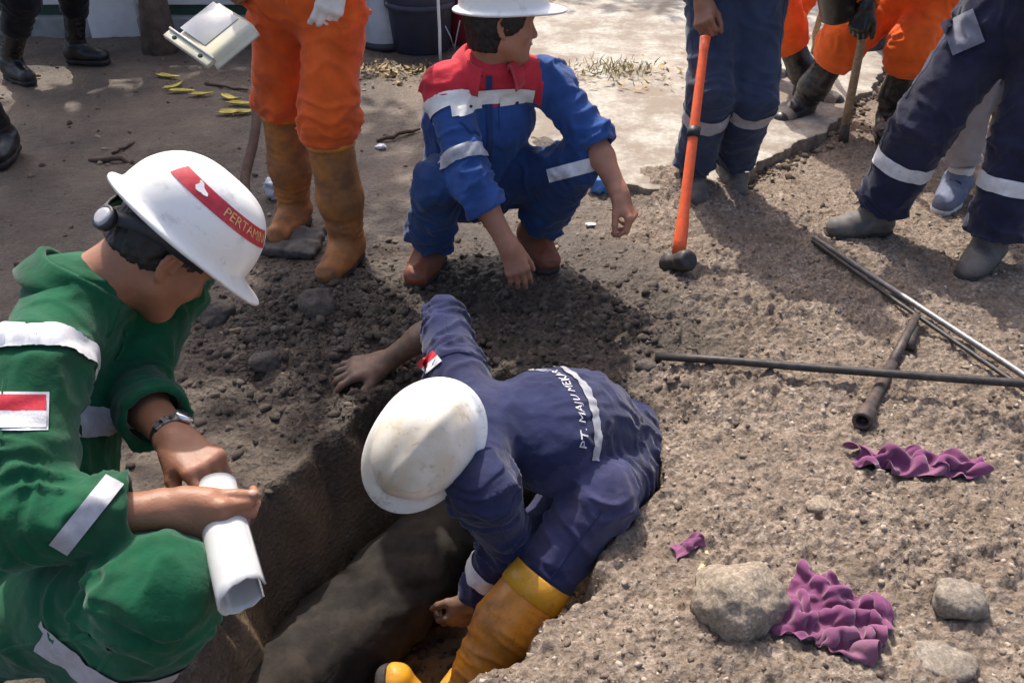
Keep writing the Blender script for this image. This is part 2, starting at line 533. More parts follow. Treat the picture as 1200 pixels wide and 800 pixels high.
def ground_fields(x, y, fine=True):
    P = np.stack([x, y, np.zeros_like(x)], 1)
    sd = poly_sd(x, y, TRENCH)
    near = np.exp(-((x - .0) ** 2 + (y - 2.2) ** 2) / 9.0)
    dry = dry_mask(x, y)
    sdn = sd + .045 * fbm(P * 4.5 + 3, 3) + .016 * noise3(P * 17)
    h = .018 * fbm(P * 1.1, 3) + .010 * fbm(P * 4.0 + 9, 3)
    # spoil heaps: the trodden right bank and the clods on the left bank
    h = h + .05 * np.exp(-((x - .75) ** 2 / .5 + (y - 1.6) ** 2 / .9)) * sstep(0, .25, -sd)
    h = h + .045 * np.exp(-((x + .62) ** 2 / .12 + (y - 2.35) ** 2 / .12))
    clod = np.exp(-((x + .55) ** 2 / .35 + (y - 2.35) ** 2 / .30)) + .8 * np.exp(-((x - .25) ** 2 / .3 + (y - 2.45) ** 2 / .10))
    rough = .40 + .9 * np.clip(clod, 0, 1) + .95 * dry * sstep(4.4, 2.8, y)
    if fine:
        a = fbm(P * 14, 3); b = noise3(P * 38 + 5); c = noise3(P * 80 + 1)
        bil = 1 - np.abs(fbm(P * 9 + 4, 3)) * 2.2; bil2 = 1 - np.abs(noise3(P * 27 + 8)) * 2.4
        h = h + np.clip(clod, 0, 1) * (.020 * bil + .012 * bil2)
        pat = sstep(-.25, .35, fbm(P * 2.3 + 11, 3))
        h = h + dry * pat * .011 * (bil2 + .6 * (1 - np.abs(noise3(P * 55 + 3)) * 2.4))
        h = h + rough * (.013 * a + .0085 * np.maximum(b, -.2) + .0055 * c + .003 * noise3(P * 130 + 2))
    # dirt strip lying over the slab
    h = h + .050 * np.exp(-((y - (5.05 + .22 * (x - .6))) / .16) ** 2) * sstep(-.1, .15, x) * sstep(1.35, .9, x)
    # trodden earth lapping over the front edge of the slab
    yl = np.interp(x, [-.3, .0, .25, .6, .95, 1.1], [4.4, 4.1, 3.78, 3.55, 3.42, 3.3])
    h = h + .062 * np.exp(-((y - yl) / .20) ** 2) * sstep(-.4, .0, x) * sstep(1.05, .85, x) * (1 + .8 * fbm(P * 5 + 2, 3))
    steep = np.where(x < -.05, .15, .13)
    cut = sstep(0, 1, np.clip((sdn + .02) / steep, 0, 1)) 
    floor = -.56 + .035 * fbm(P * 5, 3) + .02 * noise3(P * 22) + .16 * sstep(-.45, -.05, x) * sstep(1.35, 1.0, y)
    wall_n = .03 * fbm(np.stack([x * 9, y * 9, h * 0], 1), 4)
    h = h * (1 - cut) + (floor + wall_n) * cut
    return h, sd, dry, np.clip(clod, 0, 1)
def axis_pts(segs):
    out = [segs[0][0]]
    for a, b, st in segs:
        n = max(1, int(round((b - a) / st)))
        out += list(a + (b - a) * (np.arange(1, n + 1) / n))
    return np.array(out)
GX = axis_pts([(-60, -12, 6), (-12, -4, .5), (-4, -1.5, .045), (-1.5, 1.6, .0075), (1.6, 2.6, .016), (2.6, 5, .06), (5, 14, .5), (14, 60, 6)])
GY = axis_pts([(-40, -4, 4), (-4, .4, .3), (.4, 1.0, .03), (1.0, 3.0, .0075), (3.0, 4.4, .014), (4.4, 7.4, .03), (7.4, 14, .3), (14, 80, 6)])
xx, yy = np.meshgrid(GX, GY, indexing='ij')
gx, gy = xx.ravel(), yy.ravel()
gh, gsd, gdry, gclod = ground_fields(gx, gy)
far = np.maximum(np.abs(gx) - 5, 0) + np.maximum(gy - 9, 0) + np.maximum(-gy, 0)
gh = gh * np.exp(-far * .15)
GHGRID = gh.reshape(xx.shape)
def ground_at(x, y):
    i = np.clip(np.searchsorted(GX, x) - 1, 0, len(GX) - 2); j = np.clip(np.searchsorted(GY, y) - 1, 0, len(GY) - 2)
    a = (x - GX[i]) / (GX[i + 1] - GX[i]); b = (y - GY[j]) / (GY[j + 1] - GY[j])
    return GHGRID[i, j] * (1 - a) * (1 - b) + GHGRID[i + 1, j] * a * (1 - b) + GHGRID[i, j + 1] * (1 - a) * b + GHGRID[i + 1, j + 1] * a * b
ni, nj = len(GX), len(GY)
ii, jj = np.meshgrid(np.arange(ni - 1), np.arange(nj - 1), indexing='ij')
b0 = (ii * nj + jj).ravel()
GF = np.stack([b0, b0 + nj, b0 + nj + 1, b0 + 1], 1)
m, nt, b = newmat('soil')
at1 = nd(nt, 'ShaderNodeAttribute', attribute_name='dry'); at2 = nd(nt, 'ShaderNodeAttribute', attribute_name='trench')
n1 = tex_noise(nt, 6, 7, .7); n2 = tex_noise(nt, 60, 5, .7); n3 = tex_noise(nt, 1.4, 5); n4 = tex_noise(nt, 190, 4, .7)
vor = nd(nt, 'ShaderNodeTexVoronoi', Scale=75.0); vor.feature = 'F1'
tc = nt.nodes.new('ShaderNodeTexCoord'); nt.links.new(tc.outputs['Object'], vor.inputs['Vector'])
dryc = ramp(nt, n2.outputs[0], [(.30, (.062, .043, .031)), (.43, (.192, .144, .109)), (.56, (.312, .247, .196)), (.74, (.54, .47, .40))])
dryc2 = mixc(nt, ramp(nt, n1.outputs[0], [(.38, (0, 0, 0)), (.66, (.8,) * 3)]).outputs[0], dryc.outputs[0], (.165, .123, .092))
wetc = ramp(nt, n2.outputs[0], [(.30, (.040, .030, .024)), (.5, (.078, .060, .048)), (.70, (.125, .10, .083))])
wetc2 = mixc(nt, ramp(nt, n3.outputs[0], [(.40, (0, 0, 0)), (.65, (.75,) * 3)]).outputs[0], wetc.outputs[0], (.215, .160, .115))
at3 = nd(nt, 'ShaderNodeAttribute', attribute_name='damp')
mudc = ramp(nt, n2.outputs[0], [(.30, (.030, .021, .015)), (.5, (.062, .045, .033)), (.70, (.112, .084, .063))])
wetc2 = mixc(nt, at3.outputs['Fac'], wetc2, mudc.outputs[0])
base = mixc(nt, at1.outputs['Fac'], wetc2, dryc2)
clay = ramp(nt, n1.outputs[0], [(.3, (.125, .082, .048)), (.7, (.24, .165, .10))])
base = mixc(nt, at2.outputs['Fac'], base, clay.outputs[0])
nt.links.new(base, b.inputs['Base Color'])
rr = ramp(nt, n1.outputs[0], [(.35, (.36,) * 3), (.65, (.8,) * 3)])
rr2 = mixc(nt, at3.outputs['Fac'], rr.outputs[0], (.38, .38, .38))
rm = mixc(nt, at1.outputs['Fac'], rr2, (.95, .95, .95))
nt.links.new(rm, b.inputs['Roughness'])
b.inputs['Specular IOR Level'].default_value = .3
bump(nt, b, [(n2.outputs[0], .9, .014), (n4.outputs[0], .8, .005), (vor.outputs['Distance'], .5, .008)])
M['soil'] = m
ground = kind(mk('ground', np.stack([gx, gy, gh], 1), GF, m), 'structure')
gdamp = np.clip(1.25 * np.exp(-((gx + .25) ** 2 / 1.1 + (gy - 2.3) ** 2 / .75)) + .35 * fbm(np.stack([gx * 2.2, gy * 2.2, gx * 0 + 1.7], 1), 4), 0, 1)
for nm, arr in (('dry', gdry), ('damp', gdamp), ('trench', sstep(.0, .05, gsd + .01 * noise3(np.stack([gx * 20, gy * 20, gx * 0], 1))))):
    a = ground.data.attributes.new(nm, 'FLOAT', 'POINT'); a.data.foreach_set('value', arr.astype(np.float32))

# ------------------------------------------------------------------ people: parts
def ik(a, c, l1, l2, pole):
    a = np.asarray(a, float); c = np.asarray(c, float)
    d = c - a; L = np.linalg.norm(d)
    if L >= (l1 + l2) * .995: return a + d * l1 / (l1 + l2)
    x = (l1 * l1 - l2 * l2 + L * L) / (2 * L)
    y = math.sqrt(max(l1 * l1 - x * x, 0))
    u = d / L
    p = np.asarray(pole, float); p = nrm(p - u * (p @ u))
    return a + u * x + p * y
FIN = [(.030, (.042, .026, .021), .0092), (.010, (.047, .030, .022), .0094), (-.011, (.043, .028, .021), .0090), (-.030, (.034, .021, .019), .0080)]
def hand_sdf(W, d, n, side, curl=((20, 30, 20),) * 4, thumb=(.55, .35, 25), size=1.0, fat=1.0, forearm=None, fr=(.040, .029), h=.0032, splay=.06, out_tips=None):
    """one continuous forearm + palm + five fingers. side 'R'/'L'; curl per finger (mcp, pip, dip) in degrees; thumb (sideways, palmward, bend)"""
    W = np.asarray(W, float); d = nrm(d); n = nrm(n - d * (np.dot(n, d)))
    t = np.cross(n, d) if side == 'R' else np.cross(d, n)
    S = Sdf(); z = size
    if forearm is not None:
        E = np.asarray(forearm, float)
        mid = lerp(E, W, .35)
        S.cone(E, mid, fr[0], fr[0] * 1.02, k=.01)
        S.cone(mid, W, fr[0] * 1.0, fr[1], k=.02)
        S.cone(W - d * .01, W + d * .02 * z, fr[1] * .86, .024 * z, k=.02, sc=(t, 1.25))
    for off, ls, r in FIN:
        S.cone(W + d * .012 * z + t * off * .55 * z, W + d * (.088 - abs(off - .008) * .18) * z + t * off * z, .0150 * z * fat, .0125 * z * fat, k=.014)
    S.cone(W + d * .02 * z + t * .018 * z - n * .008 * z, W + d * .055 * z + t * .030 * z - n * .010 * z, .017 * z, .014 * z, k=.016)
    tips = []
    for (off, ls, r), cu in zip(FIN, curl):
        p = W + d * (.088 - abs(off - .008) * .18) * z + t * off * z
        ang = 0
        for i, (l, c) in enumerate(zip(ls, cu)):
            ang += math.radians(c)
            dr = nrm(d * math.cos(ang) - n * math.sin(ang) + t * splay * (off / .03) * math.cos(ang))
            q = p + dr * l * z
            r0 = r * z * fat * (1.06 - .10 * i); r1 = r * z * fat * (.98 - .13 * i)
            S.cone(p, q, r0, r1, k=.009 if i == 0 else .003)
            p = q
        tips.append((p, dr, nrm(n * math.cos(ang) + d * math.sin(ang)), r1))
    ts, tp, tb = thumb
    p = W + d * .022 * z + t * .024 * z - n * .008 * z
    dr = nrm(d * .75 + t * ts - n * tp)
    for i, (l, r0, r1, kk) in enumerate(((.042, .0165, .0125, .016), (.034, .0122, .0108, .004), (.026, .0108, .0085, .003))):
        q = p + dr * l * z
        S.cone(p, q, r0 * z * fat, r1 * z * fat, k=kk)
        p = q
        b = math.radians(tb)
        dr = nrm(dr * math.cos(b) + (d * .85 - n * .25 - t * .5) * math.sin(b))
    tips.append((p, dr, nrm(n * .5 + t * .8), .0085 * z))
    if out_tips is not None: out_tips.extend(tips)
    return S.mesh(h, 1)

def head_sdf(c, f, u, nb, h=.005, ears=True):
    c = np.asarray(c, float); f = nrm(f); u = nrm(u - f * np.dot(u, f)); r = np.cross(f, u)
    R = np.stack([r, f, u])
    def L(x, y, z): return c + x * r + y * f + z * u
    S = Sdf()
    S.ell(L(0, -.012, .030), R, (.077, .097, .088), k=.02)
    S.ell(L(0, .030, -.035), R, (.061, .062, .078), k=.035)
    S.cone(L(-.012, .066, -.092), L(.012, .066, -.092), .023, .023, k=.03)
    for s in (-1, 1):
        S.cone(L(s * .055, .005, -.055), L(s * .02, .062, -.095), .018, .018, k=.03)
        S.ell(L(s * .038, .055, -.022), R, (.026, .028, .024), k=.03)
    S.ell(L(0, .074, .026), R, (.052, .022, .013), k=.02)
    for s in (-1, 1): S.ell(L(s * .032, .101, .004), R, (.020, .018, .012), k=.014, sub=True)
    for s in (-1, 1): S.ell(L(s * .031, .074, .003), R, (.0135, .0135, .0125), k=.004)
    S.cone(L(0, .088, .006), L(0, .106, -.030), .0085, .0125, k=.012)
    for s in (-1, 1): S.ell(L(s * .012, .094, -.034), R, (.009, .011, .008), k=.008)
    S.ell(L(0, .089, -.056), R, (.024, .012, .0065), k=.006)
    S.ell(L(0, .087, -.068), R, (.021, .012, .0075), k=.006)
    if ears:
        for s in (-1, 1):
            def E_(y, z, o): return L(s * (.0745 + o), -.012 + y, -.004 + z)
            a = nrm(r * s + f * .45); RE = np.stack([a, np.cross(u, a), u])
            S.ell(E_(-.006, .004, .0065), RE, (.0035, .0165, .026), k=.006)
            hx = [(.011, .004, .004), (.008, .022, .006), (-.002, .031, .009), (-.014, .030, .012), (-.022, .019, .014), (-.0225, .004, .0135), (-.017, -.010, .011), (-.009, -.020, .008)]
            for p_, q_ in zip(hx[:-1], hx[1:]): S.cone(E_(*p_), E_(*q_), .0042, .0042, k=.0035)
            S.cone(E_(-.008, -.020, .007), E_(.002, -.027, .004), .0065, .0060, k=.005)
            S.ell(E_(.010, -.003, .006), RE, (.004, .004, .006), k=.003)
            S.cone(E_(-.010, .018, .009), E_(-.012, -.006, .009), .0035, .0035, k=.004)
    S.cone(L(0, -.030, -.045), nb, .056, .060, k=.035)
    return S.mesh(h, 1), R

def hair_mesh(c, R, side=-.005, back=-.075, h=.0045, seed=0, thick=.010):
    S = Sdf()
    r, f, u = R
    def L(x, y, z): return c + x * r + y * f + z * u
    S.ell(L(0, -.014, .031), R, (.077 + thick, .097 + thick, .088 + thick), k=.01)
    S.cone(L(0, -.040, -.03), L(0, -.045, back), .058 + thick, .050 + thick * .6, k=.03)
    S.box(L(0, .16, -.08), R, (.2, .1, .13), .01, k=.02, sub=True)          # face
    for s in (-1, 1): S.box(L(s * .09, .055, -.06 + side), R, (.06, .055, .06), .01, k=.015, sub=True)   # in front of and above the ears
    S.box(L(0, -.0, back - .10), R, (.2, .2, .10), .005, k=.01, sub=True)
    V, Q = S.mesh(h, 1)
    N = vnormals(V, Q)
    q = (V - c) @ R.T
    V = V + N * (.0035 * noise3(np.stack([q[:, 0] * 150, q[:, 1] * 150, q[:, 2] * 60], 1)) + .004 * noise3(np.stack([q[:, 0] * 70, q[:, 1] * 70, q[:, 2] * 22], 1) + seed))[:, None]
    return V, Q

HB, HA, HH = .112, .140, .128
def hat_pt(th, s, off=0.0):
    """point on the dome: th angle from the front (towards right), s 0 at the brim .. 1 at the crown"""
    a = s * math.pi / 2
    k = math.cos(a) ** .72 if a < math.pi / 2 else 0
    x = math.sin(th) * HB * k; y = math.cos(th) * HA * k; z = .006 + HH * math.sin(a) ** .95
    nv = nrm(V3(x / HB ** 2, y / HA ** 2, max(z, .0) / HH ** 2 + .15))
    ridge = .0055 * math.exp(-(x / .016) ** 2) * (1 if s > .25 else s / .25)
    return V3(x, y, z) + nv * (off + ridge)
def hard_hat(c, f, u, parent, mat, peak=.046):
    f = nrm(f); u = nrm(u - f * np.dot(u, f)); r = np.cross(f, u); R = np.stack([r, f, u])
    n = 64
    V, F = [], []
    def brim(th, t):
        w = .013 + peak * max(0, math.cos(th)) ** 2.2 + .006 * max(0, -math.cos(th))
        x = math.sin(th) * (HB + w * t * .8 + .002); y = math.cos(th) * (HA + w * t)
        z = .006 - .010 * t - .008 * max(0, math.cos(th)) ** 2 * t
        return V3(x, y, z)
    rows = []
    rows.append([V3(0, 0, .006 + HH - .006)] * n)
    for s in (.9, .75, .55, .35, .15, 0): rows.append([hat_pt(2 * math.pi * k / n, s, -.0045) for k in range(n)])
    rows.append([brim(2 * math.pi * k / n, .95) - V3(0, 0, .0035) for k in range(n)])
    rows.append([brim(2 * math.pi * k / n, 1.0) - V3(0, 0, .0045) for k in range(n)])
    rows.append([brim(2 * math.pi * k / n, 1.02) + V3(0, 0, .0005) for k in range(n)])
    rows.append([brim(2 * math.pi * k / n, .98) + V3(0, 0, .0018) for k in range(n)])
    rows.append([brim(2 * math.pi * k / n, .5) + V3(0, 0, .0004) for k in range(n)])
    rows.append([brim(2 * math.pi * k / n, .1) + V3(0, 0, .001) for k in range(n)])
    for s in np.linspace(.03, .985, 22): rows.append([hat_pt(2 * math.pi * k / n, s) for k in range(n)])
    for rw in rows: V.extend([c + p @ R for p in rw])
    for i in range(len(rows) - 1):
        for k in range(n): F.append((i * n + k, i * n + (k + 1) % n, (i + 1) * n + (k + 1) % n, (i + 1) * n + k))
    V.append(c + hat_pt(0, 1.0) @ R)
    t = (len(rows) - 1) * n
    for k in range(n): F.append((t + k, t + (k + 1) % n, len(V) - 1))
    o = mk('hard_hat', np.array(V), F, mat, parent)
    return o, R
def hat_patch(c, R, parent, mat, name, th0, th1, s0, s1, nu=24, nv=8, off=.0010):
    V, F = [], []
    for j in range(nv + 1):
        for i in range(nu + 1):
            V.append(c + hat_pt(lerp(th0, th1, i / nu), lerp(s0, s1, j / nv), off) @ R)
    for j in range(nv):
        for i in range(nu):
            a = j * (nu + 1) + i
            F.append((a, a + 1, a + nu + 2, a + nu + 1))
    return mk(name, np.array(V), F, mat, parent)

def text_mesh(body, size):
    cu = bpy.data.curves.new('lettering', 'FONT'); cu.body = body; cu.size = size; cu.resolution_u = 2
    cu.align_x = 'CENTER'; cu.align_y = 'CENTER'
    o = bpy.data.objects.new('lettering', cu); COL.objects.link(o)
    me = bpy.data.meshes.new_from_object(o.evaluated_get(bpy.context.evaluated_depsgraph_get()))
    V = np.zeros(len(me.vertices) * 3); me.vertices.foreach_get('co', V); V = V.reshape(-1, 3)
    F = [tuple(p.vertices) for p in me.polygons]
    bpy.data.objects.remove(o); bpy.data.curves.remove(cu); bpy.data.meshes.remove(me)
    return V, F

def axial_hit(bvh, a, b, xh, phi, t, off, rmax):
    x, y, z = ortho(np.asarray(b) - a, xh)
    d = math.cos(phi) * x + math.sin(phi) * y
    p = np.asarray(a) + z * t
    h = bvh.ray_cast(Vector(p), Vector(d), rmax)
    if h[0] is None: return None
    n = np.array(h[1]); 
    if n @ d < 0: n = -n
    return np.array(h[0]) + n * off
def ring_strip(name, bvh, a, b, t0, t1, mat, parent, phi0=0, phi1=2 * math.pi, xh=(0, 0, 1), n=72, rows=4, off=.0045, rmax=.3, slant=0, tol=1.0):
    V, F, ok = [], [], []
    for j in range(rows + 1):
        for i in range(n + 1):
            ph = lerp(phi0, phi1, i / n)
            p = axial_hit(bvh, a, b, xh, ph, lerp(t0, t1, j / rows) + slant * math.sin(ph), off, rmax)
            ok.append(p is not None); V.append(p if p is not None else np.zeros(3))
    V = np.array(V)
    for j in range(rows):
        for i in range(n):
            q = (j * (n + 1) + i, j * (n + 1) + i + 1, (j + 1) * (n + 1) + i + 1, (j + 1) * (n + 1) + i)
            if not all(ok[k] for k in q): continue
            e = max(np.linalg.norm(V[q[0]] - V[q[2]]), np.linalg.norm(V[q[1]] - V[q[3]]))
            if e > tol * 2.8 * (abs(t1 - t0) / rows + .14 * abs(phi1 - phi0) / n) + .004: continue
            F.append(q)
    return finish_sheet(name, V, F, mat, parent)
def finish_sheet(name, V, F, mat, parent, th=.0016):
    use = sorted({i for f in F for i in f}); mp = {o: i for i, o in enumerate(use)}
    V = np.array([V[i] for i in use]); F = [tuple(mp[i] for i in f) for f in F]
    o = mk(name, V, F, mat, parent)
    return o
def patch(name, bvh, c, dr, ux, w, h, mat, parent, nu=10, nv=8, off=.003, rim=None, curve=0):
    dr = nrm(dr); ux = nrm(ux - dr * np.dot(ux, dr)); uy = np.cross(ux, dr)
    V, F = [], []
    for j in range(nv + 1):
        for i in range(nu + 1):
            x = (i / nu - .5) * w; y = (j / nv - .5) * h + curve * (i / nu - .5) ** 2
            s = np.asarray(c) + ux * x + uy * y - dr * .12
            hh = bvh.ray_cast(Vector(s), Vector(dr), .4)
            V.append(np.array(hh[0]) - dr * off if hh[0] is not None else s + dr * .12)
    for j in range(nv):
        for i in range(nu):
            a = j * (nu + 1) + i
            F.append((a, a + 1, a + nu + 2, a + nu + 1))
    return mk(name, np.array(V), F, mat, parent)

def cloth_folds(V, Q, bones, amp=1.0, seed=0.0):
    """tension and slump folds round every limb, moved radially so that thin hems keep their two faces together"""
    tot = np.zeros((len(V), 3)); W = np.zeros(len(V)) + 1e-6
    for bi, (a, b, r, lt, lx, am, ends) in enumerate(bones):
        x, y, z = ortho(np.asarray(b) - a, (.3, .2, 1))
        L = np.linalg.norm(np.asarray(b) - a)
        q = V - a
        t = q @ z; px_, py_ = q @ x, q @ y
        tc = np.clip(t, 0, L)
        rad = np.sqrt(px_ ** 2 + py_ ** 2)
        d = np.sqrt(rad ** 2 + (t - tc) ** 2)
        w = np.exp(-(np.maximum(d - r, 0) / .028) ** 2)
        P = np.stack([px_ / lx, py_ / lx, t / lt], 1) + seed + 7.7 * bi
        loc = np.stack([px_, py_, t], 1)
        P[:, 2] += noise3(loc * 9 + seed + bi) * 1.1
        P[:, 0] += .6 * noise3(loc * 6 + seed + 3)
        P[:, 2] += .38 * px_ / lt * math.sin(seed + 2.1 * bi) + .38 * py_ / lt * math.cos(seed * 1.7 + bi)
        n = noise3(P)
        rd = 1.15 * np.clip(1 - np.abs(n) * 3.5, 0, 1) ** 1.25 - .26
        n2 = noise3(P * 2.3 + 3.1)
        rd2 = np.clip(1 - np.abs(n2) * 2.6, 0, 1) - .3
        je = .40 + ends[0] * np.exp(-(t / .09) ** 2) + ends[1] * np.exp(-((t - L) / .09) ** 2)
        dirv = (np.outer(px_, x) + np.outer(py_, y)) / np.maximum(rad, .02)[:, None]
        tot += (w * am * je * (rd + .22 * rd2))[:, None] * dirv
        W += w
    return laplace(V + tot / W[:, None] * amp, Q, 1, .35)

def boot(an, toe, up, shin, parent, mat, solemat, hgt=.30, r_top=.064, r_an=.050, name='boot', h=.0055, L=.205, base=None, flat_top=True, seed=0):
    """an = ankle joint; toe, up: foot axes; shin: direction towards the knee"""
    an = np.asarray(an, float); toe = nrm(toe); up = nrm(up - toe * np.dot(up, toe)); sd = np.cross(toe, up); shin = nrm(shin)
    S = Sdf()
    top = an + shin * hgt
    if hgt > .2:
        S.cone(an, lerp(an, top, .45), r_an, r_top * 1.02, k=.03)
        S.cone(lerp(an, top, .45), top, r_top * 1.02, r_top, k=.03, flat=True)
        S.cone(lerp(an, top, .80), top + shin * .05, r_top - .009, r_top - .007, k=.002, sub=True)
    else:
        S.cone(an - shin * .0, top, r_an, r_top, k=.03, flat=True)
        S.cone(lerp(an, top, .5), top + shin * .04, r_top - .013, r_top - .009, k=.002, sub=True)
    S.cone(an - toe * .040 - up * .040, an + toe * .03 - up * .035, .043, .043, k=.04)
    S.cone(an + toe * .0 - up * .015, an + toe * .09 - up * .042, .046, .040, k=.04)
    S.cone(an + toe * .07 - up * .045, an + toe * (L - .055) - up * .050, .046, .040, k=.03, sc=(sd, 1.12))
    S.box(an + toe * .05 - up * .132, np.stack([toe, sd, up]), (.30, .15, .05), .004, k=.004, sub=True)
    V, Q = S.mesh(h, 1)
    N = vnormals(V, Q)
    q = V - an
    t = q @ shin
    fold = np.clip(1 - np.abs(noise3(np.stack([q @ sd * 9, q @ toe * 9, t * 26], 1) + seed)) * 2.4, 0, 1) ** 1.5
    amp = .0045 * np.exp(-((t - .04) / .07) ** 2) + .0016
    V = V + N * (fold * amp)[:, None]
    bo = mk(name, V, Q, mat, parent, base)
    T = Sdf()
    T.cone(an - toe * .040 - up * .074, an + toe * .0 - up * .074, .043, .042, k=.02)
    T.cone(an + toe * .0 - up * .074, an + toe * .07 - up * .074, .042, .048, k=.02, sc=(sd, 1.0))
    T.cone(an + toe * .07 - up * .074, an + toe * (L - .055) - up * .074, .049, .043, k=.02, sc=(sd, 1.1))
    R = np.stack([toe, sd, up])
    T.box(an + toe * .05 - up * (.077 - .065), R, (.3, .15, .055), .002, k=.002, sub=True)
    T.box(an + toe * .05 - up * (.095 + .06), R, (.3, .15, .055), .002, k=.002, sub=True)
    T.box(an + toe * .032 - up * .104, R, (.018, .15, .010), .001, k=.002, sub=True)
    V, Q = T.mesh(h, 1)
    mk('sole', V, Q, solemat, bo)
    return bo

def build_person(J, label, skin, cloth, base, h=.008, head=None, hands=None, group=None, sleeveR=1.0, sleeveL=1.0, legR=.80, legL=.80, matfn=None, mats=None, fold=1.0, seed=0., fat=1.0,
                 trouser=(.098, .080, .074), arm=(.068, .060, .050), arm_cuff=.012, headres=.0045, torso_k=1.0, extra=None, shinflat=True, hipk=.045, neckext=1.12):
    """body mesh (skin) as the top-level object, coverall as its child. returns (person, coverall, bvh, head axes)"""
    J = {k: np.asarray(v, float) for k, v in J.items()}
    pel, chest, neck = J['pel'], J['chest'], J['neck']
    latc = nrm(J['shL'] - J['shR']); latp = nrm(J['hiL'] - J['hiR'])
    waist = lerp(pel, chest, .5) + J.get('bow', V3(0, 0, 0))
    # --- skin
    B = Sdf()
    B.cone(pel, waist, .105, .092, sc=(latp, 1.3), k=.05); B.cone(waist, chest, .092, .102, sc=(latc, 1.32), k=.05)
    B.cone(chest, lerp(chest, neck, .6), .098, .066, sc=(latc, 1.4), k=.05)
    for s in 'RL':
        B.cone(lerp(neck, J['sh' + s], .1), J['sh' + s], .042, .048, k=.04)
        B.cone(J['sh' + s], J['el' + s], .045, .039, k=.03); B.cone(J['el' + s], J['wr' + s], .038, .026, k=.02)
        B.cone(J['hi' + s], J['kn' + s], .076, .056, k=.03); B.cone(J['kn' + s], J['an' + s], .052, .036, k=.02)
        B.cone(J['an' + s], J['an' + s] + J['toe' + s] * .1 - V3(0, 0, .04), .030, .024, k=.02)
    parts = [B.mesh(.013, 1)]
    tips = {}
    hands = hands or {}
    for s in 'RL':
        hs = dict(hands.get(s, {}))
        d = hs.pop('d', nrm(J['wr' + s] - J['el' + s])); n = hs.pop('n', latc * (1 if s == 'L' else -1))
        tips[s] = []
        gl = hs.pop('glove', None)
        if gl is None:
            parts.append(hand_sdf(J['wr' + s], d, n, s, forearm=lerp(J['el' + s], J['wr' + s], .05), out_tips=tips[s], **hs))
    hc = J['head']; hf = head['f'] if head else nrm(np.cross(latc, V3(0, 0, 1)) * -1); hu = head['u'] if head else V3(0, 0, 1)
    (hv, hq), HR = head_sdf(hc, hf, hu, lerp(neck, chest, .08), headres if head else .010)
    parts.append((hv, hq))
    V, F = joinm(parts)
    body = mk('person', V, F, skin, base=base)
    tag(body, label, 'person', group)
    for s in 'RL':
        hs = dict(hands.get(s, {}))
        if hs.get('glove'):
            gl = hs.pop('glove'); d = hs.pop('d', nrm(J['wr' + s] - J['el' + s])); n = hs.pop('n', latc * (1 if s == 'L' else -1))
            v, q = hand_sdf(J['wr' + s], d, n, s, forearm=lerp(J['el' + s], J['wr' + s], .72), fr=(.040, .036), fat=1.16, size=1.04, h=.0036, **hs)
            mk('glove', v, q, gl, body)
    # --- coverall
    S = Sdf(); f = fat
    S.cone(pel, waist, .132 * f, .120 * f, sc=(latp, 1.26), k=.06)
    S.cone(waist, chest, .120 * f, .130 * f, sc=(latc, 1.30), k=.06)
    S.cone(chest, lerp(chest, neck, .62), .122 * f, .078, sc=(latc, 1.45), k=.06)
    S.cone(lerp(chest, neck, .6), lerp(chest, neck, neckext), .078, .070, k=.03, flat=True)
    for s, sl, lg in (('R', sleeveR, legR), ('L', sleeveL, legL)):
        sh, el, wr, hi, kn, an = (J[x + s] for x in ('sh', 'el', 'wr', 'hi', 'kn', 'an'))
        S.cone(lerp(neck, sh, .12), sh, .060, arm[0], k=.05)
        S.cone(sh, el, arm[0], arm[1], k=.035)
        e = lerp(el, wr, sl)
        r1 = arm[1] * (1 - sl) + arm[2] * sl
        S.cone(el, e, arm[1], r1, k=.02, flat=True)
        if arm_cuff:
            ax = nrm(wr - el)
            S.cone(e - ax * .045, e, r1 + .004, r1 + .007, k=.004, flat=True, flat0=True)
        wt = max(.009, 1.5 * h)
        S.cone(e - nrm(wr - el) * .025, e + nrm(wr - el) * .05, r1 - wt, r1 - wt, k=.002, sub=True)
        S.cone(hi, kn, trouser[0], trouser[1], k=hipk)
        g = lerp(kn, an, lg)
        S.cone(kn, g, trouser[1], trouser[2], k=min(.03, hipk), flat=shinflat)
    if extra: extra(S)
    for s, lg in (('R', legR), ('L', legL)):
        g = lerp(J['kn' + s], J['an' + s], lg); ax = nrm(J['an' + s] - J['kn' + s])
        if shinflat: S.cone(g - ax * .02, g + ax * .05, trouser[2] - max(.012, 1.7 * h), trouser[2] - max(.011, 1.6 * h), k=.002, sub=True)
    V, Q = S.mesh(h, 2)
    bones = [(pel, chest, .15, .16, .05, .0120, (.5, .3)), (chest, neck, .15, .05, .08, .006, (.3, .3))]
    for s in 'RL':
        bones += [(J['sh' + s], J['el' + s], arm[0], .050, .130, .0130, (.4, .9)), (J['el' + s], J['wr' + s], arm[1], .038, .130, .0105, (.9, .5)),
                  (J['hi' + s], J['kn' + s], trouser[0], .068, .170, .0150, (.9, .7)), (J['kn' + s], J['an' + s], trouser[1], .056, .150, .0150, (.8, .9))]
    V = cloth_folds(V, Q, bones, fold, seed)
    mi = None
    if matfn is not None:
        C = V[Q].mean(axis=1)
        mi = matfn(C)
    co = mk('coverall', V, Q, mats if mats else cloth, body, midx=mi)
    return body, co, bvh_of(V, Q), HR, tips
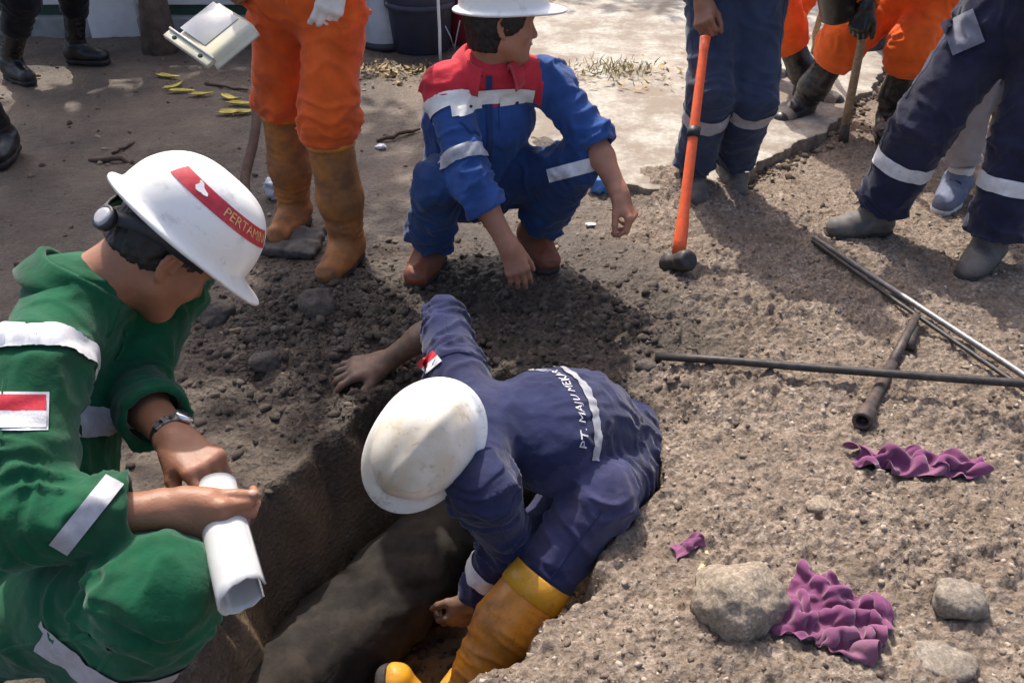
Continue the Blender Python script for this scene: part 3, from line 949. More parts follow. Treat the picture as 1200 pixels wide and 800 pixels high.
def seam(bvh, a, b, phi, t0, t1, mat, parent, xh=(0, 0, 1), w=.0045, n=26, rmax=.15, off=.0022):
    V, F, ok = [], [], []
    for i in range(n + 1):
        t = lerp(t0, t1, i / n)
        for e in (-1, 0, 1):
            p = axial_hit(bvh, a, b, xh, phi + e * w / .09, t, off + (.0012 if e == 0 else -.002), rmax)
            ok.append(p is not None); V.append(p if p is not None else np.zeros(3))
    for i in range(n):
        for e in (0, 1):
            q = (i * 3 + e, i * 3 + e + 1, i * 3 + e + 4, i * 3 + e + 3)
            if all(ok[k] for k in q) and np.linalg.norm(V[q[0]] - V[q[2]]) < .04: F.append(q)
    if F: finish_sheet('seam', V, F, mat, parent)
def seams(bvh, J, mat, parent, hint, legs=True, arms=True):
    # sewn ridges down the outer trouser legs and the sleeves
    for s, sg in (('R', -1), ('L', 1)):
        lat = nrm(J['hiL'] - J['hiR']) * sg + np.asarray(hint) * .6
        if legs:
            for a, b in ((J['hi' + s], J['kn' + s]), (J['kn' + s], J['an' + s])):
                L = np.linalg.norm(b - a); seam(bvh, a, b, 0, .02, L - .05, mat, parent, xh=lat)
        if arms:
            a, b = J['sh' + s], J['el' + s]; L = np.linalg.norm(b - a)
            seam(bvh, a, b, 0, .05, L, mat, parent, xh=np.asarray(hint) + V3(0, 0, .3))
            ring_strip('seam', bvh, a, b, -.012, -.006, mat, parent, rmax=.14, rows=1, off=.0020)
def collar(neckp, axis, front, parent, mat, r=.064, gap=.5, drop=.045, stand=.030, seed=0, flare=.034, tilt=0):
    x, y, z = ortho(axis, front)
    prof = [(-.003, -.012), (-.004, stand * .6), (-.001, stand), (.005, stand + .003), (.012, stand - .002), (flare * .62, stand * .2), (flare, -drop * .45), (flare + .006, -drop), (flare + .003, -drop - .001), (flare - .004, -drop * .45), (flare * .5, stand * .1), (.008, stand - .010)]
    n = 40
    V, F = [], []
    for i in range(n + 1):
        a = lerp(gap, 2 * math.pi - gap, i / n)
        e = min(i, n - i) / n
        pt = 1 + .25 * math.exp(-(e / .10) ** 2)
        for dr, dz in prof:
            rr = r + dr + .002 * math.sin(a * 5 + seed)
            zz = dz * (pt if dz < 0 else 1) + .004 * math.sin(a * 3 + seed)
            V.append(np.asarray(neckp) + (math.cos(a) * x * 1.0 + math.sin(a) * y) * rr + z * zz)
    k = len(prof)
    for i in range(n):
        for j in range(k):
            F.append((i * k + j, i * k + (j + 1) % k, (i + 1) * k + (j + 1) % k, (i + 1) * k + j))
    F.append(tuple(range(k))); F.append(tuple(n * k + j for j in reversed(range(k))))
    return mk('collar', np.array(V), F, mat, parent)
def stand(pel, f, anR, anL, knR=None, knL=None, lean=0.0, wrR=None, wrL=None, toeR=None, toeL=None, hs=1.0, l1=.42, l2=.41):
    f = nrm(V3(f[0], f[1], 0)); l = V3(-f[1], f[0], 0); z = V3(0, 0, 1)
    pel = np.asarray(pel, float)
    t = nrm(z + f * lean)
    J = dict(pel=pel, chest=pel + t * .29 * hs, neck=pel + t * .50 * hs)
    J['head'] = J['neck'] + nrm(t + f * .15) * .16
    J['hiR'] = pel - l * .095 - z * .03; J['hiL'] = pel + l * .095 - z * .03
    J['shR'] = J['neck'] - l * .185 - t * .045; J['shL'] = J['neck'] + l * .185 - t * .045
    J['anR'] = np.asarray(anR, float); J['anL'] = np.asarray(anL, float)
    J['toeR'] = nrm(toeR if toeR is not None else f - l * .2); J['toeL'] = nrm(toeL if toeL is not None else f + l * .2)
    for s, k in (('R', knR), ('L', knL)):
        J['kn' + s] = np.asarray(k, float) if k is not None else ik(J['hi' + s], J['an' + s], l1, l2, J['toe' + s])
    for s, w, sg in (('R', wrR, -1), ('L', wrL, 1)):
        J['wr' + s] = np.asarray(w, float) if w is not None else J['sh' + s] + l * sg * .02 + f * .26 - z * .27
        dv = J['wr' + s] - J['sh' + s]; L = np.linalg.norm(dv)
        if L > .555: J['wr' + s] = J['sh' + s] + dv * .555 / L
        J['el' + s] = ik(J['sh' + s], J['wr' + s], .29, .27, -f + l * sg * .6)
    return J

# ------------------------------------------------------------------ person 1: green coverall, squatting left
def person_green():
    J = dict(pel=V3(-.90, 1.10, .33), chest=V3(-.89, 1.24, .57), neck=V3(-.78, 1.375, .785),
             shR=GD(40, 436, 1.45), shL=V3(-.70, 1.57, .70), elR=GD(22, 612, 1.33), wrR=GD(198, 598, 1.40),
             elL=GD(150, 452, 1.72), wrL=GD(207, 517, 1.53),
             hiR=V3(-.90, 1.02, .32), hiL=V3(-.86, 1.18, .30), knR=GD(184, 694, 1.36), knL=V3(-.76, 1.36, .10),
             anR=V3(-.80, .93, .10), anL=V3(-1.12, 1.40, .10), toeR=nrm(V3(.8, .1, 0)), toeL=nrm(V3(.6, .2, -.7)))
    f = nrm(V3(.54, .23, -.80)); u = nrm(V3(.70, .39, .58))
    bc = GD(214, 272, 1.63)
    J['head'] = bc - u * .048
    fh = nrm(f * math.cos(.14) + np.cross(u, f) * math.sin(.14))
    hR = dict(d=nrm(GD(255, 612, 1.40) - J['wrR']), n=nrm(V3(-.15, -.92, .30)), curl=((40, 50, 28), (45, 52, 28), (50, 52, 30), (54, 54, 30)), thumb=(.16, .20, 2))
    hL = dict(d=nrm(GD(252, 555, 1.47) - J['wrL']), n=nrm(V3(.35, -.25, .9)), curl=((35, 55, 30), (48, 60, 35), (55, 62, 35), (60, 60, 35)), thumb=(.5, .5, 25))
    p, co, bv, HR, tips = build_person(J, 'person in green coverall and white hard hat squatting at the trench edge', M['skin'], M['green'], (-.86, 1.1, 0), h=.0068,
        head=dict(f=fh, u=u), hands={'R': hR, 'L': hL}, sleeveR=.74, sleeveL=.62, trouser=(.106, .092, .080), arm=(.076, .068, .056), fold=1.3, seed=1.3, fat=1.06, headres=.0036, legR=.86, legL=.86, hipk=.016, arm_cuff=.035)
    seams(bv, J, M['green'], co, -FW)
    # thumb nail
    tp, td, tn, tr = tips['R'][4]
    S = Sdf(); sd = nrm(np.cross(td, tn)); S.ell(tp - td * .001 + tn * tr * .80, np.stack([td, sd, np.cross(td, sd)]), (.0085, .0065, .0028), k=.001)
    v, q = S.mesh(.0015); mk('thumb_nail', v, q, M['nail'], p)
    hv, hq = hair_mesh(J['head'], HR, side=.004, back=-.046, thick=.003); mk('hair', hv, hq, M['hair'], p)
    hat, R = hard_hat(bc, f, u, p, M['hat'])
    hat_patch(bc, R, hat, M['band_red'], 'red_band', math.radians(20), math.radians(150), .36, .545)
    V, F = [], []
    for k in range(14):
        a = 2 * math.pi * k / 14; w_ = 1 + .35 * math.sin(3 * a + 1)
        V.append(bc + hat_pt(math.radians(122 - 7 * math.cos(a) * w_), .47 + .045 * math.sin(a) * w_ - .03 * math.cos(a), .0020) @ R)
    mk('scuff', np.array(V), [tuple(range(14))], M['hat'], hat)
    T, TF = text_mesh('PERTAMINA', .025)
    m = lambda x, y: bc + hat_pt(math.radians(60) - x / (.112), .452 + y / .175, .0018) @ R
    mk('lettering', np.array([m(a[0], a[1]) for a in T]), TF, M['gold'], hat, smooth=False)
    # suspension band round the back of the head with its ratchet knob
    r_, f_, u_ = R
    V, F = [], []
    n = 40
    for i in range(n + 1):
        a = math.radians(lerp(62, 298, i / n))
        dip = .052 * math.exp(-((a - math.pi) / .75) ** 2)
        for rr, z0 in ((.000, .012), (.006, .012), (.006, -.020), (.000, -.020)):
            k = V3(math.sin(a) * (.090 + rr), -.010 + math.cos(a) * (.113 + rr), z0 - dip - .004)
            V.append(bc + k @ R)
    for i in range(n):
        for j in range(4): F.append((i * 4 + j, i * 4 + (j + 1) % 4, i * 4 + 4 + (j + 1) % 4, i * 4 + 4 + j))
    F += [(0, 1, 2, 3), (n * 4 + 3, n * 4 + 2, n * 4 + 1, n * 4)]
    hb = mk('head_band', np.array(V), F, M['strap'], p)
    kc = bc + V3(.035, -.128, -.058) @ R
    ka = nrm(-f_ + r_ * .35); kx, ky, kz = ortho(ka, u_)
    V, F = lathe([(0, .008), (.011, .008), (.015, .007), (.018, .003), (.018, -.008), (0, -.008)], 24, kc, np.stack([kx, ky, kz]))
    mk('ratchet_knob', np.array(V), F, M['tape_dull'], hb)
    V, F = lathe([(.0185, .004), (.0225, .004), (.0225, -.010), (.0185, -.010), (.0185, .004)], 24, kc, np.stack([kx, ky, kz]))
    mk('knob_rim', np.array(V), F, M['strap'], hb)
    # reflective strips
    ring_strip('reflective_strip', bv, J['shR'], J['elR'], -.045, .0, M['tape'], co, rmax=.16, xh=UPV, phi0=-2.0, phi1=2.0, off=.0075, n=90)
    patch('reflective_strip', bv, GD(102, 602, 1.35), ray(102, 602), nrm(RT * .62 + UPV * .78), .125, .030, M['tape_dull'], co, nu=22, nv=6, off=.005)
    ring_strip('reflective_strip', bv, J['knR'], J['anR'], .10, .165, M['tape_dull'], co, rmax=.14, tol=2)
    a, b = J['chest'], J['neck']
    ring_strip('reflective_strip', bv, a, b, .05, .10, M['tape_dull'], co, rmax=.26, xh=(1, 0, 0), phi0=-.9, phi1=.9)
    # flag on the sleeve
    c = GD(12, 480, 1.3)
    patch('flag_patch', bv, GD(17, 481, 1.42), ray(17, 481), RT, .092, .058, M['tape'], co, off=.003)
    patch('flag_stripe', bv, GD(17, 471.5, 1.42), ray(17, 471.5), RT, .085, .0250, M['flag_red'], co, off=.0055)
    patch('flag_stripe', bv, GD(17, 490.5, 1.42), ray(17, 490.5), RT, .085, .0250, M['flag_white'], co, off=.0055)
    collar(lerp(J['neck'], J['chest'], -.05), nrm(nrm(J['neck'] - J['chest']) + nrm(J['head'] - J['neck']) * .35), nrm(V3(.8, .3, -.4)), co, M['green'], r=.076, gap=.65, drop=.040, flare=.020, stand=.016)
    # wristwatch
    ax = nrm(J['wrL'] - J['elL']); wc = J['wrL'] - ax * .022
    x, y, z = ortho(ax, UPV * .8 + RT * .5)
    V, F = lathe([(.031, -.011), (.035, -.010), (.035, .010), (.031, .011), (.031, -.011)], 28, wc, np.stack([x, y, z]))
    w = mk('wristwatch', np.array(V), F, M['watch_dark'], p)
    for k in range(7):
        a = math.radians(-75 + 25 * k)
        if abs(k - 3) < 1: continue
        dd = math.cos(a) * x + math.sin(a) * y
        V, F = boxm(wc + dd * .036, np.stack([dd, np.cross(z, dd), z]), (.0022, .0052, .009))
        mk('watch_link', np.array(V), F, M['watch'], w, smooth=False)
    V, F = lathe([(0, .006), (.015, .006), (.018, .003), (.018, -.004), (0, -.004)], 24, wc + x * .039, np.stack([y, z, x]))
    mk('watch_case', np.array(V), F, M['watch'], w)
    V, F = lathe([(0, .0072), (.013, .0070), (.013, .005)], 20, wc + x * .039, np.stack([y, z, x]))
    mk('watch_dial', np.array(V), F, M['watch_dark'], w)
    boot(J['anR'], J['toeR'], V3(0, 0, 1), nrm(J['knR'] - J['anR']), p, M['leather'], M['sole'], hgt=.14, r_top=.055)
    boot(J['anL'], nrm(V3(.5, .1, -.85)), nrm(V3(.85, 0, .5)), nrm(J['knL'] - J['anL']), p, M['leather'], M['sole'], hgt=.14, r_top=.055)
    return J
JG = person_green()

# the curved piece of white plastic in his hands
def plastic_piece():
    top = GD(252, 572, 1.49); bot = GD(283, 694, 1.31)
    ax = nrm(bot - top); L = np.linalg.norm(bot - top) + .01
    x, y, z = ortho(ax, -FW)      # x towards the camera
    # y to the side
    R = .0345; th = .003
    V, F = [], []
    n, mrows = 26, 14
    for side_ in (0, 1):
        for j in range(mrows + 1):
            t = j / mrows
            for i in range(n + 1):
                a = lerp(math.radians(-112), math.radians(205), i / n)
                rr = (R - (th if side_ else 0)) * (1.0 + .05 * math.sin(a * 2))
                tt = t * L
                if j == mrows: tt += .008 * math.sin(a * 1.3 + .5) + .0015 * math.sin(a * 9)
                p = top + ax * tt + rr * (math.cos(a) * x + math.sin(a) * y * 1.05)
                V.append(p)
    st = (n + 1) * (mrows + 1)
    for j in range(mrows):
        for i in range(n):
            a = j * (n + 1) + i
            F.append((a, a + 1, a + n + 2, a + n + 1)); F.append((st + a, st + a + n + 1, st + a + n + 2, st + a + 1))
    for i in range(n):
        for j0 in (0, mrows):
            a = j0 * (n + 1) + i
            F.append((a, a + 1, st + a + 1, st + a))
    for j in range(mrows):
        for i0 in (0, n):
            a = j * (n + 1) + i0
            F.append((a, a + n + 1, st + a + n + 1, st + a))
    o = mk('plastic_pipe_piece', np.array(V), F, M['pvc'], base=bot)
    tag(o, 'glossy white curved plastic piece held in two hands by the person in green', 'plastic piece')
plastic_piece()

# ------------------------------------------------------------------ person 2: navy coverall bent into the trench
def person_digger():
    J = dict(pel=GD(722, 528, 2.50), chest=GD(640, 502, 2.29), neck=GD(560, 488, 2.20), bow=V3(0, .02, .05),
             shR=GD(535, 440, 2.34), shL=GD(566, 574, 2.02), elR=GD(521, 378, 2.54), wrR=GZ(453, 423, .075),
             elL=GD(594, 632, 2.24), wrL=GD(556, 704, 2.38),
             hiR=GD(735, 512, 2.60), hiL=GD(728, 548, 2.46), knL=GD(702, 583, 2.20), anL=GD(561, 780, 2.17),
             knR=V3(.10, 1.72, -.22), anR=V3(.0, 1.52, -.50), toeL=nrm(V3(-.55, -.45, -.35)), toeR=nrm(V3(-.75, -.5, .1)))
    fo = nrm(-.62 * RT - .78 * UPV + .10 * FW)
    u = nrm(-.90 * FW + .22 * RT + .34 * UPV)
    bc = GD(500, 517, 2.03)
    u = nrm(u - fo * (u @ fo))
    J['head'] = bc - u * .048
    hR = dict(d=nrm(GZ(398, 437, .050) - J['wrR']), n=nrm(V3(.0, -.15, 1)), curl=((10, 28, 18), (12, 26, 16), (10, 26, 16), (12, 28, 18)), thumb=(.62, .28, 10), splay=.22, size=1.15, fat=1.1)
    hL = dict(d=nrm(V3(-.5, -.1, -.7)), curl=((30, 45, 25),) * 4)
    p, co, bv, HR, tips = build_person(J, 'person in navy coverall and white hard hat bent down inside the trench', M['skin_dirty'], M['navy2'], (0.05, 1.55, -.3), h=.0068,
        head=dict(f=fo, u=u), hands={'R': hR, 'L': hL}, sleeveR=.10, sleeveL=.86, legL=.56, legR=.95, neckext=.72, trouser=(.108, .090, .072), arm=(.074, .064, .050), fold=1.4, seed=5.1, fat=.97, shinflat=False, hipk=.012,
        matfn=lambda C: (np.linalg.norm(C - lerp(J['knL'], J['anL'], .12), axis=1) < .165 + .03 * noise3(C * 22)).astype(int), mats=[M['navy2'], M['navy_dusty']])
    hv, hq = hair_mesh(J['head'], HR, thick=.005); mk('hair', hv, hq, M['hair'], p)
    hat, R = hard_hat(bc, fo, u, p, M['hat_worn'], peak=.040)
    seams(bv, J, M['navy2'], co, -FW)
    T, TF = text_mesh('HDPE 1', .012)
    m = lambda x, y: bc + hat_pt(math.radians(92) - x / .11, .10 + y / .18, .0012) @ R
    mk('lettering', np.array([m(a[0], a[1]) for a in T]), TF, M['strap'], hat, smooth=False)
    a, b = J['pel'], J['neck']
    Lb = np.linalg.norm(b - a)
    bx = nrm(-FW * .75 + UPV * .45)              # the back side
    y_ = ortho(b - a, bx)[1]
    ring_strip('reflective_strip', bv, a, b, Lb - .232, Lb - .205, M['tape_dull'], co, rmax=.34, xh=bx, phi0=-2.2 if y_.dot(J['shR'] - J['shL']) < 0 else -.75, phi1=2.2 if y_.dot(J['shR'] - J['shL']) > 0 else .75, n=110, tol=3)
    ring_strip('reflective_strip', bv, J['elL'], J['wrL'], .10, .15, M['tape'], co, rmax=.12)
    x, y, z = ortho(b - a, bx)
    T, TF = text_mesh('PT. MAJU MEKAR UTAMA', .030)
    def back(px_, py_):
        h = axial_hit(bv, a, b, bx, .40 * sgn + px_ / .160 * sgn, Lb - .172 + py_, .003, .3)
        return h if h is not None else a
    # text must read from the wearer's left to right with its top towards the neck
    sgn = 1 if y @ nrm(J['shR'] - J['shL']) > 0 else -1
    mk('lettering', np.array([back(t[0], t[1]) for t in T]), TF, M['white_print'], co, smooth=False)
    fc = lerp(J['shR'], J['elR'], .18)
    fx = nrm(RT * .6 + UPV * .5); fd = nrm(ray(503, 424)); fx = nrm(fx - fd * (fx @ fd)); fy = np.cross(fx, fd)
    if fy @ UPV < 0: fy = -fy
    patch('flag_stripe', bv, GD(503, 424, 2.3) - fy * .009, fd, fx, .054, .018, M['flag_white'], co, nu=16, nv=6, off=.005)
    patch('flag_stripe', bv, GD(503, 424, 2.3) + fy * .009, fd, fx, .054, .018, M['flag_red'], co, nu=16, nv=6, off=.005)
    # boots
    bo = boot(J['anL'], J['toeL'], nrm(V3(-.55, -.15, .8)), nrm(J['knL'] - J['anL']), p, M['rubber_ochre'], M['sole'], hgt=.265, r_top=.080, r_an=.058, seed=2)
    ax = nrm(J['knL'] - J['anL']); tb = J['anL'] + ax * .267
    x, y, z = ortho(ax, UPV)
    V, F = lathe([(.074, .003), (.0805, .006), (.0845, .002), (.0845, -.055), (.080, -.058), (.074, -.05)], 36, tb, np.stack([x, y, z]))
    mk('boot_cuff', np.array(V), F, M['rubber_yellow'], bo)
    b2 = boot(GD(508, 848, 2.30), nrm(-.25 * RT + .85 * UPV - .25 * FW), nrm(.92 * RT + .25 * UPV - .2 * FW), nrm(V3(.75, .55, .25)), p, M['rubber_yellow'], M['sole'], hgt=.25, r_top=.07, seed=4)
    return J
JD = person_digger()

# ------------------------------------------------------------------ person 3: blue and red coverall squatting beyond the trench
def person_squat():
    J = dict(pel=V3(-.16, 2.98, .27), chest=V3(-.11, 2.89, .56), neck=V3(-.075, 2.84, .745), head=V3(-.03, 2.82, .885),
             shR=V3(-.215, 2.79, .690), shL=V3(.115, 2.88, .685), elR=V3(-.13, 2.60, .46), wrR=V3(-.01, 2.52, .265), elL=V3(.26, 2.79, .535), wrL=V3(.35, 2.66, .385),
             hiR=V3(-.25, 2.95, .26), hiL=V3(-.07, 2.99, .27), knR=V3(-.24, 2.66, .42), knL=V3(.22, 2.80, .435), anR=V3(-.295, 2.85, .10), anL=V3(.08, 2.96, .10),
             toeR=nrm(V3(-.28, -.96, 0)), toeL=nrm(V3(.32, -.95, 0)))
    f = nrm(V3(.92, .22, -.12)); u = nrm(V3(.10, .08, 1))
    hR = dict(d=nrm(V3(.07, -.05, -.19)), n=nrm(V3(.2, -.9, .25)), curl=((22, 25, 15), (20, 24, 14), (22, 26, 15), (26, 30, 18)), thumb=(.40, .35, 12))
    hL = dict(d=nrm(V3(.10, -.10, -.16)), n=nrm(V3(.75, -.25, .5)), curl=((40, 45, 25), (48, 50, 28), (54, 52, 28), (60, 55, 30)), thumb=(.35, .5, 15))
    def mf(C):
        # red yoke over blue, split under the white band
        ax = nrm(J['neck'] - J['chest'])
        t = (C - J['chest']) @ ax
        lat = nrm(J['shL'] - J['shR'])
        s = (C - J['neck']) @ lat
        armR = (np.linalg.norm(C - J['shR'], axis=1) < .20) & (s < -.10)
        tr = (C - J['shR']) @ nrm(J['elR'] - J['shR'])
        red = (t > .115) & (s > -.13) & (s < .155)
        red = np.where(armR & (s < -.06), (tr < .055) & (t > .06), red)
        low = ((C - J['pel']) @ ax) < .06
        for a_, b_, r_ in ((J['hiR'], J['knR'], .118), (J['knR'], J['anR'], .118), (J['hiL'], J['knL'], .118), (J['knL'], J['anL'], .118)):
            e_ = b_ - a_; h_ = np.clip(((C - a_) @ e_) / (e_ @ e_), .12, 1)
            dl = np.linalg.norm(C - a_ - h_[:, None] * e_, axis=1)
            da = np.full(len(C), 9.)
            for s_ in 'RL':
                for p_, q_ in ((J['sh' + s_], J['el' + s_]), (J['el' + s_], J['wr' + s_])):
                    g_ = q_ - p_; k_ = np.clip(((C - p_) @ g_) / (g_ @ g_), 0, 1)
                    da = np.minimum(da, np.linalg.norm(C - p_ - k_[:, None] * g_, axis=1) - .072)
            low = low | ((dl < r_) & (dl - .090 < da))
        return np.where(red, 1, np.where(low, 2, 0))
    p, co, bv, HR, tips = build_person(J, 'person squatting in blue coverall with red shoulders looking to one side', M['skin2'], M['blue'], (-.12, 2.85, 0), h=.0075,
        head=dict(f=f, u=u), hands={'R': hR, 'L': hL}, sleeveR=.46, sleeveL=.22, legR=.84, legL=.84, trouser=(.094, .076, .088), arm=(.070, .063, .060), arm_cuff=.03, fold=1.35, seed=8.2, matfn=mf, mats=[M['blue'], M['red'], M['bluedk']])
    hv, hq = hair_mesh(J['head'], HR, side=-.030, back=-.085, thick=.013, seed=3); mk('hair', hv, hq, M['hair'], p)
    seams(bv, J, M['bluedk'], co, -FW, arms=False)
    for s in (-1, 1):
        V, F = lathe([(0, .0128), (.006, .0112), (.0095, .007), (.011, .002)], 14, J['head'] + V3(s * .031, .0745, .003) @ HR, np.stack([HR[0], HR[2], HR[1]]))
        mk('eye', np.array(V), F, M['eye'], p)
    hu = nrm(u + f * -.10)
    hard_hat(J['head'] + u * .046, nrm(f - hu * (f @ hu)), hu, p, M['hat'])
    ax = nrm(J['neck'] - J['chest']); front = nrm(V3(.25, -.95, .1))
    lat0 = nrm(J['shL'] - J['shR'])
    patch('reflective_strip', bv, J['chest'] + ax * .105 + front * .1, -front, lat0, .285, .046, M['white_band'], co, nu=40, nv=8, off=.007, curve=-.05)
    ring_strip('reflective_strip', bv, J['shR'], J['elR'], .045, .088, M['white_band'], co, rmax=.098, tol=2, off=.005)
    ring_strip('reflective_strip', bv, J['shR'], J['elR'], .215, .258, M['tape_dull'], co, rmax=.088, tol=2, off=.005)
    patch('reflective_strip', bv, GD(671, 199, 2.84), ray(671, 199), nrm(J['knL'] - J['hiL']), .17, .045, M['tape'], co, nu=24, nv=8, off=.007)
    ring_strip('reflective_strip', bv, J['pel'], J['chest'], .02, .07, M['tape_dull'], co, rmax=.24, xh=(-1, -.3, 0), phi0=-.8, phi1=.8)
    collar(J['neck'] + V3(.004, -.012, .022), nrm(V3(.08, -.30, 1)), front, co, M['red'], r=.082, gap=.50, drop=.040, flare=.040, stand=.024)
    # placket and chest pockets with flaps
    c0 = lerp(J['chest'], J['neck'], .55) + front * .1
    patch('placket', bv, lerp(J['pel'], J['neck'], .62) + front * .13, -front, nrm(np.cross(V3(0, 0, 1), -front)), .020, .32, M['bluedk'], co, nu=3, nv=22, off=.0035)
    lat = nrm(J['shL'] - J['shR'])
    for s in (-1, 1):
        pc = patch('pocket', bv, J['chest'] + ax * .035 + lat * s * .075 + front * .1, -front, lat, .085, .085, M['blue'], co, off=.004)
        patch('pocket_flap', bv, J['chest'] + ax * .088 + lat * s * .075 + front * .1, -front, lat, .090, .036, M['white_band'], co, nu=14, nv=8, off=.0095)
    for s, k in (('L', .55), ('L', .2)):
        V, F = lathe([(0, .003), (.005, .003), (.006, 0)], 12, J['chest'] + ax * .088 + lat * .075 * (1 if k > .3 else -1) + front * .150, np.stack([lat, ax, front]))
        mk('button', np.array(V), F, M['strap'], co)
    for s in 'RL':
        boot(J['an' + s], J['toe' + s], V3(0, 0, 1), nrm(J['kn' + s] - J['an' + s]) * .6 + V3(0, 0, .4), p, M['leather'], M['sole'], hgt=.11, r_top=.052, seed=3)
    return J
JS = person_squat()

# ------------------------------------------------------------------ standing people
def gloved(mat, **k): return dict(glove=mat, **k)
def person_orange():
    fdir = V3(-.22, -.97, 0)
    wl = GD(396, -22, 2.74); wr = GD(262, -40, 2.80)
    J = stand((-.665, 3.00, .94), fdir, (-.85, 3.17, .10), (-.60, 2.88, .10), toeR=V3(-.25, -.95, 0), toeL=V3(-.30, -.95, 0), wrL=wl, wrR=wr, hs=.80, knL=V3(-.615, 2.865, .53), knR=V3(-.83, 3.14, .53))
    p, co, bv, HR, tips = build_person(J, 'person standing in muddy orange trousers, tall ochre rubber boots and white glove', M['skin'], M['orange_dirty'], (-.73, 3.0, 0), h=.0085,
        hands={'L': gloved(M['white_cloth'], d=nrm(V3(-.10, -.12, -.25)), n=nrm(V3(.30, -.9, .1)), curl=((25, 35, 20), (30, 38, 22), (34, 40, 22), (38, 42, 25)), thumb=(.4, .5, 15)),
               'R': dict(d=nrm(V3(.02, -.1, -.2)), curl=((50, 60, 35),) * 4)}, legR=.10, legL=.06, trouser=(.104, .088, .074), fold=1.25, seed=11., sleeveR=1, sleeveL=.98,
        extra=lambda S: [S.ell(lerp(J['kn' + s], J['hi' + s], .12), np.eye(3), (.088, .088, .09), k=.05) for s in 'RL'])
    for s in 'RL':
        b = boot(J['an' + s], J['toe' + s], V3(0, 0, 1), nrm(J['kn' + s] - J['an' + s]), p, M['rubber_brown'], M['sole'], hgt=.385, r_top=.076, r_an=.058, L=.215, seed=7 + ord(s))
        ax = nrm(J['kn' + s] - J['an' + s]); tb = J['an' + s] + ax * .387
        x, y, z = ortho(ax, V3(0, 1, 0))
        V, F = lathe([(.077, .002), (.082, .005), (.0855, .001), (.0855, -.012), (.080, -.014)], 32, tb, np.stack([x, y, z]))
        mk('boot_rim', np.array(V), F, M['rubber_ochre'], b)
    return J
JO = person_orange()

def person_sledge():
    wr = GD(824, 8, 3.28)
    J = stand((.855, 3.58, .87), (-.15, -.99), (.765, 3.52, .09), (.945, 3.60, .09), toeR=V3(.05, -1, 0), toeL=V3(.02, -1, 0), wrR=wr, wrL=V3(1.08, 3.42, 1.12))
    p, co, bv, HR, tips = build_person(J, 'person in slate blue trousers with grey knee bands holding an orange sledgehammer', M['skin'], M['jean'], (.9, 3.55, 0), h=.0085,
        hands={'R': dict(d=nrm(GD(826, 60, 3.24) - wr), n=nrm(V3(-.6, -.75, .1)), curl=((45, 70, 40), (50, 72, 42), (55, 74, 42), (58, 75, 45)), thumb=(.3, .7, 30))}, legR=.90, legL=.90, trouser=(.098, .085, .084), fold=1.0, seed=14., sleeveR=.8)
    seams(bv, J, M['jean'], co, -FW, arms=False)
    for s, t in (('R', .03), ('L', -.02)):
        ring_strip('reflective_strip', bv, J['kn' + s], J['an' + s], .045 + t, .105 + t, M['tape_dull'], co, rmax=.14)
        boot(J['an' + s], J['toe' + s], V3(0, 0, 1), V3(0, 0, 1), p, M['leather_grey'], M['sole'], hgt=.10, r_top=.055, seed=5)
    return J
JH = person_sledge()

def person_shovel():
    J = stand((1.90, 4.30, .66), (-.55, -.83), (1.46, 4.36, .10), (1.84, 4.20, .10), toeR=V3(-.8, -.6, 0), toeL=V3(-.35, -.93, 0), lean=.45, wrR=GD(1014, 8, 3.86), wrL=GD(1022, -22, 3.84),
              knR=V3(1.57, 4.26, .44), knL=V3(1.83, 4.12, .46))
    p, co, bv, HR, tips = build_person(J, 'person in bright orange coverall and black rubber boots digging with legs apart', M['skin'], M['orange'], (1.8, 4.25, 0), h=.0095,
        hands={'R': gloved(M['rubber_black'], d=nrm(V3(-.05, -.05, -.2)), n=nrm(V3(-.6, -.7, .2)), curl=((50, 70, 40),) * 4), 'L': gloved(M['rubber_black'], curl=((50, 70, 40),) * 4)}, legR=.34, legL=.34,
        trouser=(.115, .105, .088), fold=1.15, seed=17., extra=lambda S: [S.ell(lerp(J['kn' + s], J['an' + s], .14), np.eye(3), (.10, .10, .11), k=.04) for s in 'RL'])
    for s in 'RL':
        boot(J['an' + s], J['toe' + s], V3(0, 0, 1), nrm(J['kn' + s] - J['an' + s]), p, M['rubber_black'], M['sole'], hgt=.24, r_top=.070, r_an=.054, L=.21, seed=1, h=.007)
        S = Sdf(); t = J['toe' + s]; S.ell(J['an' + s] + t * .115 - V3(0, 0, .045), np.stack([t, np.cross(t, V3(0, 0, 1)), V3(0, 0, 1)]), (.062, .056, .050), k=.01)
        v, q = S.mesh(.006); mk('boot_toe', v, q, M['rubber_toe'], p)
    return J
JP = person_shovel()

